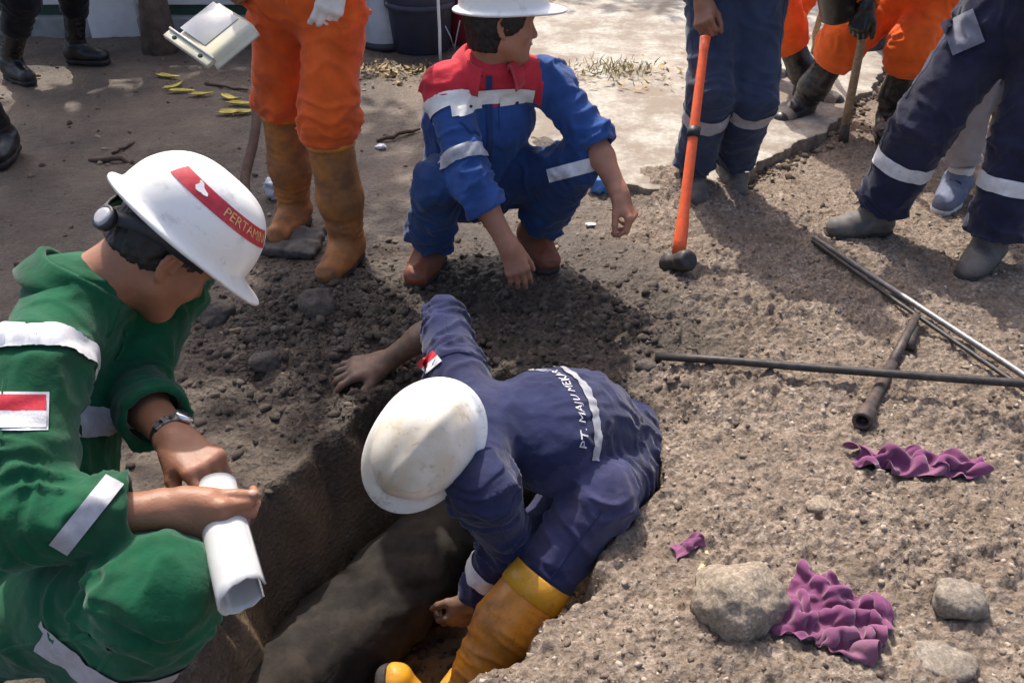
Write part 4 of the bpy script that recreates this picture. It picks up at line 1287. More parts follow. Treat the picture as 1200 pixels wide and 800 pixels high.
def person_orange_back():
    J = stand((1.30, 4.78, .88), (.95, -.1), (1.56, 4.60, .10), (1.36, 4.92, .10), toeR=V3(.85, -.5, 0), toeL=V3(.9, .2, 0), knR=V3(1.34, 4.60, .47), wrR=GD(968, -20, 4.3))
    p, co, bv, HR, tips = build_person(J, 'person in orange coverall half hidden behind the person with the sledgehammer', M['skin'], M['orange'], (1.4, 4.75, 0), h=.0105, legR=.44, legL=.4,
        trouser=(.115, .100, .088), fold=1.1, seed=21., extra=lambda S: [S.ell(lerp(J['kn' + s], J['an' + s], .22), np.eye(3), (.10, .10, .11), k=.04) for s in 'RL'])
    for s in 'RL':
        boot(J['an' + s], J['toe' + s], V3(0, 0, 1), nrm(J['kn' + s] - J['an' + s]), p, M['rubber_black'], M['sole'], hgt=.24, r_top=.066, r_an=.05, h=.007)
        S = Sdf(); t = J['toe' + s]; S.ell(J['an' + s] + t * .115 - V3(0, 0, .045), np.stack([t, np.cross(t, V3(0, 0, 1)), V3(0, 0, 1)]), (.062, .056, .050), k=.01)
        v, q = S.mesh(.006); mk('boot_toe', v, q, M['rubber_toe'], p)
person_orange_back()

def person_stride():
    J = stand((1.70, 3.04, .86), (-.85, -.5), (1.41, 3.12, .09), (1.745, 2.88, .09), toeR=V3(-.98, -.12, 0), toeL=V3(-.72, -.69, 0), wrR=V3(1.62, 3.30, 1.12), wrL=V3(1.62, 2.78, 1.12))
    J['hiR'] = V3(1.64, 3.10, .83); J['hiL'] = V3(1.80, 2.99, .83)
    J['knR'] = V3(1.475, 3.06, .47); J['knL'] = V3(1.775, 2.92, .46)
    p, co, bv, HR, tips = build_person(J, 'person in wide dark navy trousers with pale bands striding over the rods', M['skin'], M['navy'], (1.6, 3.0, 0), h=.0085, legR=.90, legL=.92,
        trouser=(.122, .108, .100), fold=1.1, seed=25.)
    seams(bv, J, M['navy'], co, -FW, arms=False)
    ring_strip('reflective_strip', bv, J['knR'], J['anR'], .125, .180, M['tape'], co, rmax=.16)
    ring_strip('reflective_strip', bv, J['knL'], J['anL'], .115, .170, M['tape'], co, rmax=.16)
    for s in 'RL': boot(J['an' + s], J['toe' + s], V3(0, 0, 1), V3(0, 0, 1), p, M['leather_grey'], M['sole'], hgt=.10, r_top=.055, seed=9)
    patch('pocket_rag', bv, GD(1128, 38, 2.9), ray(1128, 38), nrm(RT * .9 + UPV * .4), .10, .115, M['grey_blue'], co, nu=14, nv=14, off=.012)
    return J
JN = person_stride()

def person_grey():
    J = stand((2.00, 3.60, .86), (-.6, -.8), (1.86, 3.44, .09), (2.10, 3.60, .09), toeR=V3(-.62, -.78, 0), toeL=V3(-.5, -.85, 0))
    p, co, bv, HR, tips = build_person(J, 'person in grey trousers and blue laced sneakers behind the striding person', M['skin'], M['grey'], (1.95, 3.55, 0), h=.0105, legR=.80, legL=.84, trouser=(.10, .085, .072), fold=.9, seed=29.)
    for s in 'RL':
        b = boot(J['an' + s], J['toe' + s], V3(0, 0, 1), V3(0, 0, 1), p, M['sneaker'], M['sole_pale'], hgt=.035, r_top=.050, r_an=.048, name='sneaker')
        t = J['toe' + s]; sd = np.cross(t, V3(0, 0, 1))
        for k in range(4):
            c = J['an' + s] + t * (.045 + .022 * k) + V3(0, 0, .030 - .0145 * k)
            V, F = tube([c - sd * .034 - V3(0, 0, .012), c - sd * .018 + V3(0, 0, .003), c + sd * .018 + V3(0, 0, .003), c + sd * .034 - V3(0, 0, .012)], .0045, 6)
            mk('lace', np.array(V), F, M['lace'], b)
        V, F = lathe([(.047, 0), (.05, .03), (.046, .045), (.042, .02)], 20, J['an' + s] + V3(0, 0, .03))
        mk('sock', np.array(V), F, M['white_cloth'], p)
person_grey()

def dark_person(label, pel, f, aR, aL, tR, tL, cloth, seed):
    J = stand(pel, f, aR, aL, toeR=V3(*tR), toeL=V3(*tL))
    p, co, bv, HR, tips = build_person(J, label, M['skin'], cloth, (pel[0], pel[1], 0), h=.0115, legR=.52, legL=.52, trouser=(.105, .090, .072), fold=1.0, seed=seed)
    for s in 'RL': boot(J['an' + s], J['toe' + s], V3(0, 0, 1), nrm(J['kn' + s] - J['an' + s]), p, M['leather_black'], M['sole'], hgt=.20, r_top=.060, h=.007)
dark_person('person in black trousers and boots standing by the white pillar', (-2.72, 5.22, .87), (1, .05), (-2.84, 5.04, .10), (-2.60, 5.36, .10), (.8, -.6, 0), (.99, -.1, 0), M['black'], 33.)
dark_person('person in black boots cut off by the photo edge, ahead of the pillar', (-2.49, 4.02, .87), (.15, -.98), (-2.62, 4.06, .10), (-2.35, 3.93, .10), (-.1, -1, 0), (.12, -1, 0), M['black'], 37.)
dark_person('person in black trousers behind the bright orange digging person', (2.46, 5.30, .87), (-.5, -.85), (2.24, 5.52, .10), (2.60, 5.12, .10), (-.8, -.5, 0), (-.4, -.9, 0), M['black'], 41.)

# ------------------------------------------------------------------ setting
def slab():
    pts = [GZ(*p)[:2] for p in ((607, 128), (600, 175), (640, 205), (700, 222), (770, 236), (830, 236), (868, 216), (905, 196), (945, 176), (985, 152), (1003, 128), (1022, 108), (1038, 88), (1062, 58), (1090, 30))]
    pts += [np.array(p) for p in ((3.6, 7.4), (4.4, 11.0), (1.0, 11.0), (.55, 7.2))] + [GZ(*p)[:2] for p in ((628, 22), (618, 70),)]
    # jagged outline
    out = []
    n = len(pts)
    for i in range(n):
        a, b = pts[i], pts[(i + 1) % n]
        L = np.linalg.norm(b - a); k = max(1, int(L / .018)) if L < 1.5 else 6
        for j in range(k):
            p = lerp(a, b, j / k); e = b - a; nn = V3(-e[1], e[0], 0)[:2] / max(L, 1e-6)
            am = .045 if L < 1.5 else 0
            out.append(p + nn * am * float(fbm(np.array([[p[0] * 6, p[1] * 6, 1.]]), 4, .55)[0]))
    poly = np.array(out)
    # grid of the top clipped by the outline: constrained fill
    bm = bmesh.new()
    zt = .058
    vs = [bm.verts.new((p[0], p[1], zt)) for p in poly]
    f = bm.faces.new(vs)
    if f.normal.z < 0: f.normal_flip()
    r = bmesh.ops.extrude_face_region(bm, geom=[f])
    nv = [g for g in r['geom'] if isinstance(g, bmesh.types.BMVert)]
    for v in nv: v.co.z = -.06
    bmesh.ops.recalc_face_normals(bm, faces=bm.faces)
    top = [e for e in bm.edges if all(abs(v.co.z - zt) < 1e-5 for v in e.verts)]
    bmesh.ops.bevel(bm, geom=top, offset=.012, segments=2, affect='EDGES', profile=.6)
    me = bpy.data.meshes.new('path'); bm.to_mesh(me); bm.free()
    m, nt, b = newmat('worn_concrete')
    n1 = tex_noise(nt, 3.2, 7, .68); n2 = tex_noise(nt, 40, 5, .7); n3 = tex_noise(nt, 1.1, 5, .6)
    c = ramp(nt, n2.outputs[0], [(.3, (.235, .213, .18)), (.5, (.335, .31, .268)), (.7, (.44, .415, .37))])
    c2 = mixc(nt, ramp(nt, n1.outputs[0], [(.42, (0, 0, 0)), (.58, (.9,) * 3)]).outputs[0], c.outputs[0], (.18, .142, .108))
    nt.links.new(c2, b.inputs['Base Color']); b.inputs['Roughness'].default_value = .9
    bump(nt, b, [(n1.outputs[0], .5, .02), (n2.outputs[0], .5, .006)])
    o = kind(link('path', me, [m, plain('broken_concrete', (.20, .165, .13), .95, var=.4, scale=45, bumpd=.02, dirt=.8, dirtcol=(.12, .09, .065))]), 'structure')
    for f_ in me.polygons:
        if f_.normal.z < .7: f_.material_index = 1
    return poly
SLAB = slab()

M['white_paint'] = plain('white_wall_paint', (.70, .72, .72), .7, var=.06, scale=12, dirt=.35, dirtcol=(.36, .36, .33))
M['wall_grey'] = plain('grey_plinth', (.26, .26, .25), .85, var=.2, scale=14, dirt=.5, dirtcol=(.14, .13, .11))
M['green_paint'] = plain('dark_green_paint', (.030, .070, .050), .7, var=.2, scale=16, dirt=.4, dirtcol=(.05, .05, .04))
w = empty('low_wall', (-3.2, 6.15, 0))
tag(w, 'low white wall with dark green band and grey plinth behind the black boots', 'wall')
yw = 6.15
bevel_box('plinth', (-3.6, yw - .03, .04), np.eye(3), (2.6, .16, .075), .008, M['wall_grey'], w)
bevel_box('green_band', (-3.6, yw, .150), np.eye(3), (2.6, .10, .036), .002, M['green_paint'], w)
bevel_box('wall_panel', (-3.6, yw - .02, .545), np.eye(3), (2.6, .125, .36), .010, M['white_paint'], w)
bevel_box('coping', (-3.6, yw - .02, .93), np.eye(3), (2.62, .16, .026), .006, M['white_paint'], w)
pR = np.stack([nrm(V3(1, .09, 0)), nrm(V3(-.09, 1, 0)), V3(0, 0, 1)])
pc = GZ(134, 44, 0)
pl = empty('white_pillar', (pc[0], pc[1] + .12, 0))
tag(pl, 'square white painted pillar in front of the low wall', 'pillar')
bevel_box('shaft', (pc[0], pc[1] + .13, .58), pR, (.158, .12, .60), .006, M['white_paint'], pl)
bevel_box('cap', (pc[0], pc[1] + .13, 1.205), pR, (.185, .147, .03), .006, M['white_paint'], pl)

# shade trees
M['bark'] = plain('bark', (.115, .082, .062), .9, var=.4, scale=18, bumpd=.02)
def leafmat():
    m, nt, b = newmat('leaf')
    oi = tex_noise(nt, .9, 3); n2 = tex_noise(nt, 14, 2)
    r = ramp(nt, n2.outputs[0], [(.3, (.035, .075, .018)), (.6, (.065, .12, .03)), (.8, (.10, .16, .045))])
    nt.links.new(r.outputs[0], b.inputs['Base Color']); b.inputs['Roughness'].default_value = .55
    return m
M['leaf'] = leafmat()
def tree(base, top, crown_c, rad, label, nleaf, seed, r0=.085, lsize=.12):
    rg = np.random.default_rng(seed)
    base = np.asarray(base, float); top = np.asarray(top, float); crown_c = np.asarray(crown_c, float); rad = np.asarray(rad, float)
    t = empty('shade_tree', base)
    tag(t, label, 'tree', None)
    A = ([], [])
    k = 9
    P = [lerp(base - V3(0, 0, .1), top, i / (k - 1)) + V3(*(rg.normal(size=3) * .02)) for i in range(k)]
    rr = [r0 * (1.45 if i == 0 else 1.05 - .45 * i / (k - 1)) for i in range(k)]
    addm(A, tube(P, rr, 12))
    ends = []
    for i in range(12):
        d = rg.normal(size=3); d[2] = abs(d[2]) * .6; d = nrm(d)
        e = crown_c + d * rad * rg.uniform(.5, .85)
        s = lerp(P[-3], P[-1], rg.uniform(0, 1))
        mid = lerp(s, e, .5) + V3(0, 0, .15)
        addm(A, tube([s, mid, e], [r0 * .42, r0 * .26, r0 * .08], 7))
        ends.append(e)
    mk('trunk', np.array(A[0]), A[1], M['bark'], t)
    cl = [crown_c + nrm(rg.normal(size=3)) * rad * rg.uniform(.15, .95) for _ in range(46)] + ends
    V, F = [], []
    for i in range(nleaf):
        c = cl[rg.integers(len(cl))] + rg.normal(size=3) * rad * .17
        a = nrm(rg.normal(size=3) + V3(0, 0, .9)); x, y, z = ortho(a, rg.normal(size=3))
        s = lsize * rg.uniform(.6, 1.25)
        o = len(V)
        V += [c - x * s, c + y * s * .42 - x * s * .15, c + x * s, c - y * s * .42 - x * s * .15]
        F.append((o, o + 1, o + 2, o + 3))
    mk('crown', np.array(V), np.array(F), M['leaf'], t, smooth=False)
tb = GZ(192, 58, 0)
tree(tb, tb + V3(-.25, .25, 3.1), (-2.75, 6.75, 4.5), (1.75, 1.55, .95), 'brown tree trunk standing between the white pillar and the white container piece', 6500, 5)
tree((1.6, 9.3, 0), (1.5, 9.5, 2.6), (1.25, 9.75, 3.7), (1.9, 1.3, .9), 'tree beyond the pale path whose shade falls across its far end', 1800, 9)

# ------------------------------------------------------------------ tools
def sledge():
    top = GD(826.5, 44, 3.24); bot = GZ(795, 300, .075)
    o = empty('sledgehammer', (bot[0], bot[1], 0))
    tag(o, 'sledgehammer with orange handle and dark steel head resting on the ground', 'sledgehammer')
    ax = nrm(bot - top)
    x, y, z = ortho(ax, V3(1, 0, 0))
    P, rd = [], []
    L = np.linalg.norm(bot - top)
    for t in np.linspace(0, 1, 16):
        P.append(lerp(top, bot, t)); rd.append(.0165 + .0045 * t + (.004 if t > .8 else 0) + (.004 if t < .04 else 0))
    V, F = tube(P, rd, 14); mk('handle', np.array(V), F, M['handle_orange'], o)
    c = lerp(top, bot, .44)
    V, F = tube([c - ax * .018, c + ax * .018], .0245, 14); mk('grip_band', np.array(V), F, M['strap'], o)
    hd = nrm(V3(.30, -.92, .1)); hd = nrm(hd - ax * (hd @ ax)); hx, hy, hz = ortho(hd, ax)
    V, F = lathe([(0, -.075), (.030, -.075), (.041, -.064), (.042, -.03), (.036, -.02), (.036, .02), (.042, .03), (.041, .064), (.030, .075), (0, .075)], 8, bot + ax * .022, np.stack([hx, hy, hz]))
    h = mk('head', np.array(V), F, M['iron_dark'], o)
    bm = h.modifiers.new('bevel', 'BEVEL'); bm.width = .006; bm.segments = 2
sledge()

def shovel():
    b = GZ(987, 166, .0) - V3(0, 0, .05); m1 = GD(1013, 32, 3.92)
    up = nrm(m1 - b)
    o = empty('shovel', b)
    tag(o, 'shovel with a grey wooden shaft stuck into the edge of the pale path', 'shovel')
    P = [b + up * t for t in (.03, .3, .6, .9, 1.15)]
    V, F = tube(P, [.021, .020, .019, .018, .018], 12); mk('shaft', np.array(V), F, M['wood'], o)
    x, y, z = ortho(-up, V3(.8, .5, 0))
    V, F = [], []
    for s in (0, 1):
        for j in range(9):
            t = j / 8
            for i in range(9):
                q = i / 8 - .5
                w_ = .115 * (1 - .75 * max(0, t - .45) ** 1.6 * 2.2)
                V.append(b + up * .05 - up * (t * .20) + x * q * 2 * w_ * .8 + y * (.035 * (1 - 4 * q * q) + .003 * s))
    for s in (0, 81):
        for j in range(8):
            for i in range(8):
                a = s + j * 9 + i; F.append((a, a + 1, a + 10, a + 9))
    mk('blade', np.array(V), F, M['iron'], o)
    V, F = tube([b + up * .00 + y * .01, b + up * .15], [.026, .022], 12); mk('socket', np.array(V), F, M['iron'], o)
shovel()

def pole(name, a, b, r, mat, label, cat, n=12, wob=.004, seed=0):
    rg = np.random.default_rng(seed)
    P = [lerp(a, b, t) + rg.normal(size=3) * wob for t in np.linspace(0, 1, 14)]
    V, F = tube(P, r, n)
    return tag(mk(name, np.array(V), F, mat, base=a), label, cat)
pole('wooden_shaft', GZ(952, 66, .03), GD(972, -40, 4.55), .017, M['wood'], 'thin wooden shaft held upright behind the orange knee, beyond the shovel', 'pole')
pole('wooden_stake', GZ(283, 272, -.03), GZ(322, 150, .10) + V3(0, .0, .35), .021, M['wood_dark'], 'dark brown wooden stake leaning behind the white hard hat and the ochre boot', 'stake', wob=.006)

def gp(u, v, dz=0.0):
    p = GZ(u, v, .02)
    for _ in range(4): p = GZ(u, v, ground_at(p[0], p[1]) + dz)
    return p
# iron rods and the pipe tool
a = gp(768, 417, .020); b = gp(1035, 437, .055); c = b + (b - a) / np.linalg.norm(b - a) * 1.1
r = .0125
P = [a, lerp(a, b, .33) + V3(0, 0, .003), lerp(a, b, .66), b, lerp(b, c, .4), c]
V, F = tube(P, r, 12)
o = tag(mk('iron_rod', np.array(V), F, M['iron_dark'], base=a), 'long dark iron rod lying flat across the short open pipe', 'rod')
aa = gp(954, 279, .022); bb = gp(1198, 438, .04); cc = bb + (bb - aa) * .45; cc[2] = ground_at(cc[0], cc[1]) + .03
V, F = tube([aa, lerp(aa, bb, .5), bb, cc], .011, 12)
tag(mk('iron_rod', np.array(V), F, M['steel'], base=aa), 'bright steel rod slanting under the navy striding foot, upper of the pair', 'rod', 'pair of steel rods')
off = V3(-.024, -.018, -.004)
V, F = tube([aa + off * .6 + (bb - aa) * .01, lerp(aa, bb, .5) + off * 1.3, bb + off * 1.6, cc + off * 1.6], .0075, 10)
tag(mk('iron_rod', np.array(V), F, M['iron_dark'], base=aa), 'thinner dark steel rod lying just below the bright one', 'rod', 'pair of steel rods')
def short_pipe():
    p0 = gp(1010, 494, .030); p1 = gp(1046, 425, .022); p2 = gp(1074, 370, .028)
    o = empty('socket_pipe', p0)
    tag(o, 'short iron pipe with an open round socket end poking out under the long rod', 'pipe')
    ax = nrm(p0 - p1); x, y, z = ortho(ax, V3(0, 0, 1))
    L = np.linalg.norm(p0 - p1)
    V, F = lathe([(.0, -L), (.016, -L), (.017, -L * .55), (.018, -.075), (.026, -.060), (.028, -.01), (.0265, .0), (.018, .0), (.016, -.006), (.015, -.06), (0, -.062)], 24, p0, np.stack([x, y, z]))
    mk('socket', np.array(V), F, M['iron'], o)
    V, F = tube([p1 + ax * .02, lerp(p1, p2, .5), p2], [.0155, .014, .013], 14); mk('bar', np.array(V), F, M['iron'], o)
    q0 = gp(1066, 404, .02); q1 = gp(1072, 378, .02)
    V, F = tube([q0 - V3(0, 0, .01), q1], [.020, .013], 12); mk('stub', np.array(V), F, M['iron'], o)
short_pipe()

def container():
    """piece cut from a white container: a flat side with a folded, drilled rim, held by the orange person"""
    tl = GD(226, -22, 2.78); bl = GD(210, 40, 2.70); br = GD(265, 83, 2.62); tr = GD(292, 38, 2.66)
    c = (GD(235, 3, 2.74) + GD(290, 36, 2.66) + GD(268, 72, 2.64) + GD(212, 33, 2.70)) / 4
    ux = nrm(GD(268, 72, 2.64) - GD(212, 33, 2.70)); uy = nrm(GD(242, -8, 2.76) - GD(212, 33, 2.70)); nz = nrm(np.cross(ux, uy))
    if nz @ FW > 0: nz = -nz
    uy = nrm(np.cross(nz, ux))
    o = empty('container_piece', c)
    tag(o, 'yellowed white plastic container piece with holes along its rim, held up beside the orange trousers', 'plastic piece')
    hw, hh = .098, .088
    # curved shell
    n, m = 22, 18
    V, F = [], []
    for s in (0, 1):
        for j in range(m + 1):
            for i in range(n + 1):
                x = (i / n - .5) * 2; y = (j / m - .5) * 2
                cx = np.sign(x) * min(abs(x), 1); 
                dz = -.030 * max(0, abs(x) - .72) ** 1.5 * 6 + .004 * math.sin(3 * x) - .004 * s
                V.append(c + ux * x * hw + uy * y * hh + nz * dz)
    st = (n + 1) * (m + 1)
    for j in range(m):
        for i in range(n):
            a = j * (n + 1) + i; F.append((a, a + 1, a + n + 2, a + n + 1)); F.append((st + a, st + a + n + 1, st + a + n + 2, st + a + 1))
    for i in range(n):
        for a in (i, m * (n + 1) + i): F.append((a, a + 1, st + a + 1, st + a))
    for j in range(m):
        for a in (j * (n + 1), j * (n + 1) + n): F.append((a, a + n + 1, st + a + n + 1, st + a))
    mk('side', np.array(V), F, M['pvc_yellowed'], o)
    rc = c - uy * (hh + .012) + nz * .004
    R = np.stack([ux, uy, nz])
    bevel_box('rim', rc, R, (hw, .014, .008), .003, M['pvc_yellowed'], o)
    for q in (-.62, .55):
        V, F = lathe([(0, .0), (.0085, .0), (.0095, -.003)], 16, rc + ux * hw * q + nz * .0088, np.stack([ux, uy * .8, nz]))
        mk('hole', np.array(V), F, M['hole'], o)
    bevel_box('lip', c + uy * (-hh + .004) + nz * .010, R, (hw, .003, .010), .001, M['pvc'], o)
    bevel_box('label_patch', c + uy * .008 - ux * .028 + nz * .0045, R, (.056, .068, .0012), .0005, M['pvc'], o)
container()

# hoe blade lying under the ochre boot
def hoe():
    c = gp(342, 283, .025)
    o = empty('hoe_blade', c)
    tag(o, 'flat mud-caked iron hoe blade lying by the rear ochre boot', 'hoe')
    S = Sdf(); R = np.stack([nrm(V3(.95, -.2, .05)), nrm(V3(.2, .95, .15)), nrm(V3(-.05, -.15, .98))])
    S.box(c, R, (.115, .085, .020), .014, k=.01); S.cone(c - R[0] * .10 + R[2] * .01, c - R[0] * .15 + R[2] * .03, .028, .024, k=.03)
    v, q = S.mesh(.006); v = v + vnormals(v, q) * (.010 * fbm(v * 22, 3))[:, None]
    mk('blade', v, q, M['iron_mud'], o)
M['iron_mud'] = plain('mud_caked_iron', (.055, .047, .042), .7, var=.4, scale=30, bumpd=.006, dirt=.7, dirtcol=(.16, .13, .105))
hoe()

# ------------------------------------------------------------------ objects at the back
def bin_():
    c = GZ(492, 66, 0) + V3(0, .17, 0)
    o = empty('blue_bin', c)
    tag(o, 'dark navy plastic bin standing behind the squatting person', 'bin')
    m = plain('navy_plastic', (.030, .036, .062), .5, var=.2, scale=12, dirt=.35, dirtcol=(.09, .085, .08))
    V, F = lathe([(0, .0), (.165, .0), (.178, .01), (.20, .29), (.207, .30), (.207, .0 + .46), (.198, .46), (.196, .30), (.16, .03), (0, .03)], 40, c)
    mk('tub', np.array(V), F, m, o)
    V, F = lathe([(.200, .262), (.2185, .268), (.2185, .292), (.203, .300)], 40, c); mk('rim', np.array(V), F, m, o)
    V, F = lathe([(.200, .44), (.222, .445), (.222, .475), (.20, .50), (0, .52)], 40, c); mk('lid', np.array(V), F, plain('blue_lid', (.05, .075, .16), .45), o)
bin_()
c = GZ(450, 60, 0) + V3(0, .14, 0)
V, F = lathe([(0, .0), (.150, 0), (.156, .012), (.085, .38), (.080, .40), (0, .41)], 36, c)
tag(mk('pale_tub', np.array(V), F, plain('pale_grey_plastic', (.44, .47, .50), .5, var=.1, scale=10, dirt=.4, dirtcol=(.25, .24, .22)), base=c), 'pale grey upturned tapered tub to the left of the navy bin', 'tub')
V, F = lathe([(.157, -.002), (.166, .0), (.164, .03), (.150, .045)], 36, c)
mk('rim', np.array(V), F, M['strap'], bpy.data.objects['pale_tub'])
c = GZ(545, 58, 0) + V3(.0, .22, 0)
o = empty('red_drum', c); tag(o, 'dark red drum standing between the navy bin and the squatting head', 'drum')
m = plain('dark_red_paint', (.16, .018, .022), .5, var=.25, scale=10, dirt=.4, dirtcol=(.07, .03, .025))
V, F = lathe([(0, 0), (.16, 0), (.165, .01), (.165, .2), (.172, .21), (.165, .22), (.165, .42), (.172, .43), (.165, .44), (.165, .62), (.158, .63), (0, .62)], 36, c)
mk('barrel', np.array(V), F, m, o)
V, F = lathe([(.160, .615), (.170, .62), (.170, .64), (.160, .645)], 36, c); mk('rim', np.array(V), F, m, o)
pole('white_pole', GZ(516, 72, .0), GZ(516, 72, .0) + V3(.015, .03, 1.2), .009, M['white_paint'], 'thin white pole standing upright in front of the dark red drum', 'pole', wob=.001)
p0 = GZ(523, 62, .02)
V, F = tube([p0 + V3(0, 0, .16), p0 + V3(.03, -.01, .10), p0 + V3(.05, 0, .02), p0 + V3(.07, .0, .11), p0 + V3(.09, .01, .19)], .004, 6)
tag(mk('wire_loop', np.array(V), F, M['tape_dull'], base=p0), 'thin pale wire loop hanging by the white pole', 'wire')
def bucket():
    c = GD(984, 24, 3.95)
    o = empty('black_bucket', c)
    tag(o, 'black rubber bucket hanging beside the gloved hand on the shovel', 'bucket')
    R = np.stack([nrm(V3(.9, 0, .25)), V3(0, 1, 0), nrm(V3(-.25, 0, .95))])
    V, F = lathe([(0, 0), (.060, 0), (.078, .012), (.100, .20), (.106, .205), (.100, .212), (.094, .20), (.070, .02), (0, .015)], 32, c, R)
    mk('tub', np.array(V), F, M['rubber_black'], o)
    V, F = tube([c + R[0] * .1 * math.cos(a) + R[2] * (.205 + .10 * math.sin(a)) for a in np.linspace(0, math.pi, 14)], .004, 8)
    mk('handle', np.array(V), F, M['iron_dark'], o)
bucket()

# ------------------------------------------------------------------ rocks, clods, gravel
def rock_mesh(c, r, seed, h, amp=.22, facet=1.0, R=None):
    rg = np.random.default_rng(seed)
    S = Sdf(); r = np.asarray(r, float)
    R = np.eye(3) if R is None else R
    S.ell(c, R, r, k=.01)
    for i in range(int(9 * facet) + 3):
        d = nrm(rg.normal(size=3)); 
        s = np.linalg.norm(np.array(R).T @ (r * (np.array(R) @ d)))
        k = s * rg.uniform(.66, .92)
        x, y, z = ortho(d, V3(.1, .2, .9))
        S.box(c + d * (k + .3), np.stack([x, y, z]), (.4, .4, .3), .002, k=.012, sub=True)
    v, q = S.mesh(h, 1)
    s = r.mean()
    v = v + vnormals(v, q) * (s * amp * .5 * fbm(v / s * 1.6 + seed, 5, .55))[:, None]
    return v, q
def stonemat(name, a, b, c):
    m, nt, bs = newmat(name)
    n1 = tex_noise(nt, 16, 6, .7); n2 = tex_noise(nt, 110, 5, .7)
    r = ramp(nt, n2.outputs[0], [(.3, a), (.5, b), (.72, c)])
    c2 = mixc(nt, ramp(nt, n1.outputs[0], [(.45, (0, 0, 0)), (.7, (.6,) * 3)]).outputs[0], r.outputs[0], tuple(x * .55 for x in b))
    nt.links.new(c2, bs.inputs['Base Color']); bs.inputs['Roughness'].default_value = .9
    bump(nt, bs, [(n1.outputs[0], .5, .01), (n2.outputs[0], .6, .004)])
    return m
M['stone'] = stonemat('pale_stone', (.105, .077, .055), (.22, .175, .130), (.40, .335, .27))
M['stone_grey'] = stonemat('grey_stone', (.10, .078, .060), (.19, .158, .125), (.33, .285, .235))
M['stone_dark'] = stonemat('dark_stone', (.035, .028, .024), (.075, .060, .050), (.13, .105, .09))
for (u, v, r, seed, mt, lab, dz) in (
    (868, 704, (.112, .098, .100), 3, 'stone', 'largest pale boulder beside the crumpled purple cloth', .012),
    (1120, 706, (.072, .058, .052), 5, 'stone_grey', 'angular grey stone with a dark right face near the bottom corner', .006),
    (1102, 775, (.085, .055, .034), 8, 'stone_grey', 'low half buried stone below the angular grey one', -.012),
    (250, 367, (.082, .075, .058), 11, 'stone_dark', 'dark round clod beside the peak of the white hard hat', .02),
    (373, 357, (.066, .060, .058), 14, 'stone_dark', 'dark stone in front of the toe of the ochre boot', .02),
    (962, 594, (.052, .036, .018), 17, 'stone', 'flat pale stone below the flattened purple cloth', -.006),
    (312, 425, (.058, .05, .040), 23, 'stone_dark', 'dark muddy clod on the spoil between the green sleeve and the muddy hand', .01),
    (760, 430, (.050, .030, .022), 26, 'stone_dark', 'dark clod at the end of the long iron rod', .0)):
    p = gp(u, v, dz)
    vv, qq = rock_mesh(p, r, seed, .0062 if max(r) > .04 else .004)
    tag(mk('rock', vv, qq, M[mt], base=p), lab, 'rock')

def unit_stone(seed, npt=14):
    rg = np.random.default_rng(seed)
    bm = bmesh.new()
    for i in range(npt):
        d = nrm(rg.normal(size=3)) * rg.uniform(.78, 1.12)
        bm.verts.new(d * np.array([1.15, .9, .75]))
    r = bmesh.ops.convex_hull(bm, input=list(bm.verts))
    bmesh.ops.delete(bm, geom=[v for v in bm.verts if not v.link_faces], context='VERTS')
    bmesh.ops.triangulate(bm, faces=bm.faces)
    bm.verts.index_update()
    V = np.array([v.co for v in bm.verts]); F = np.array([[v.index for v in f.verts] for f in bm.faces]); bm.free()
    return V, F
US = [unit_stone(i, 11) for i in range(10)]; US2 = [unit_stone(20 + i, 26) for i in range(8)]
def scatter(name, mat, n, samp, smin, smax, power, big=.016, sink=.42, seed=1):
    rg = np.random.default_rng(seed)
    parts = []
    got = 0
    while got < n:
        x, y = samp(rg)
        s = smin + (smax - smin) * rg.random() ** power
        V, F = (US2 if s > big else US)[rg.integers(8)]
        q = rg.normal(size=4); q /= np.linalg.norm(q)
        w_, a, b_, c_ = q
        Rm = np.array([[1 - 2 * (b_ * b_ + c_ * c_), 2 * (a * b_ - c_ * w_), 2 * (a * c_ + b_ * w_)], [2 * (a * b_ + c_ * w_), 1 - 2 * (a * a + c_ * c_), 2 * (b_ * c_ - a * w_)], [2 * (a * c_ - b_ * w_), 2 * (b_ * c_ + a * w_), 1 - 2 * (a * a + b_ * b_)]])
        v = (V @ Rm.T) * s * np.array([1, 1, .75])
        parts.append((v + np.array([x, y, ground_at(x, y) + s * (.5 - sink)]), F))
        got += 1
    V, F = joinm(parts)
    o = mk(name, V, F, mat, smooth=False)
    kind(o, 'stuff')
    return o
def outside_trench(x, y, m=.0): return poly_sd(np.array([x]), np.array([y]), TRENCH)[0] < -m
sel = (gx > -3.4) & (gx < 3.4) & (gy > 2.6) & (gy < 7.2)
SLABG = np.full(len(gx), -1.0); SLABG[sel] = poly_sd(gx[sel], gy[sel], SLAB[::2]); SLABG = SLABG.reshape(xx.shape)
DRYG = gdry.reshape(xx.shape); SDG = gsd.reshape(xx.shape)
def outside_trench(x, y, m=.0): return SDG[np.searchsorted(GX, x), np.searchsorted(GY, y)] < -m
def samp_dark(rg):
    while True:
        k = rg.random()
        if k < .62: x, y = rg.normal(-.58, .30), rg.normal(2.38, .26)
        elif k < .85: x, y = rg.normal(.25, .28), rg.normal(2.42, .20)
        else: x, y = rg.uniform(-1.2, .5), rg.uniform(1.5, 3.1)
        if outside_trench(x, y, -.01) and x < .62: return x, y
def samp_dry(rg):
    while True:
        x, y = rg.uniform(-.25, 2.3), .9 + 2.6 * rg.random() ** 1.25
        if outside_trench(x, y, -.015) and rg.random() < DRYG[np.searchsorted(GX, x), np.searchsorted(GY, y)]: return x, y
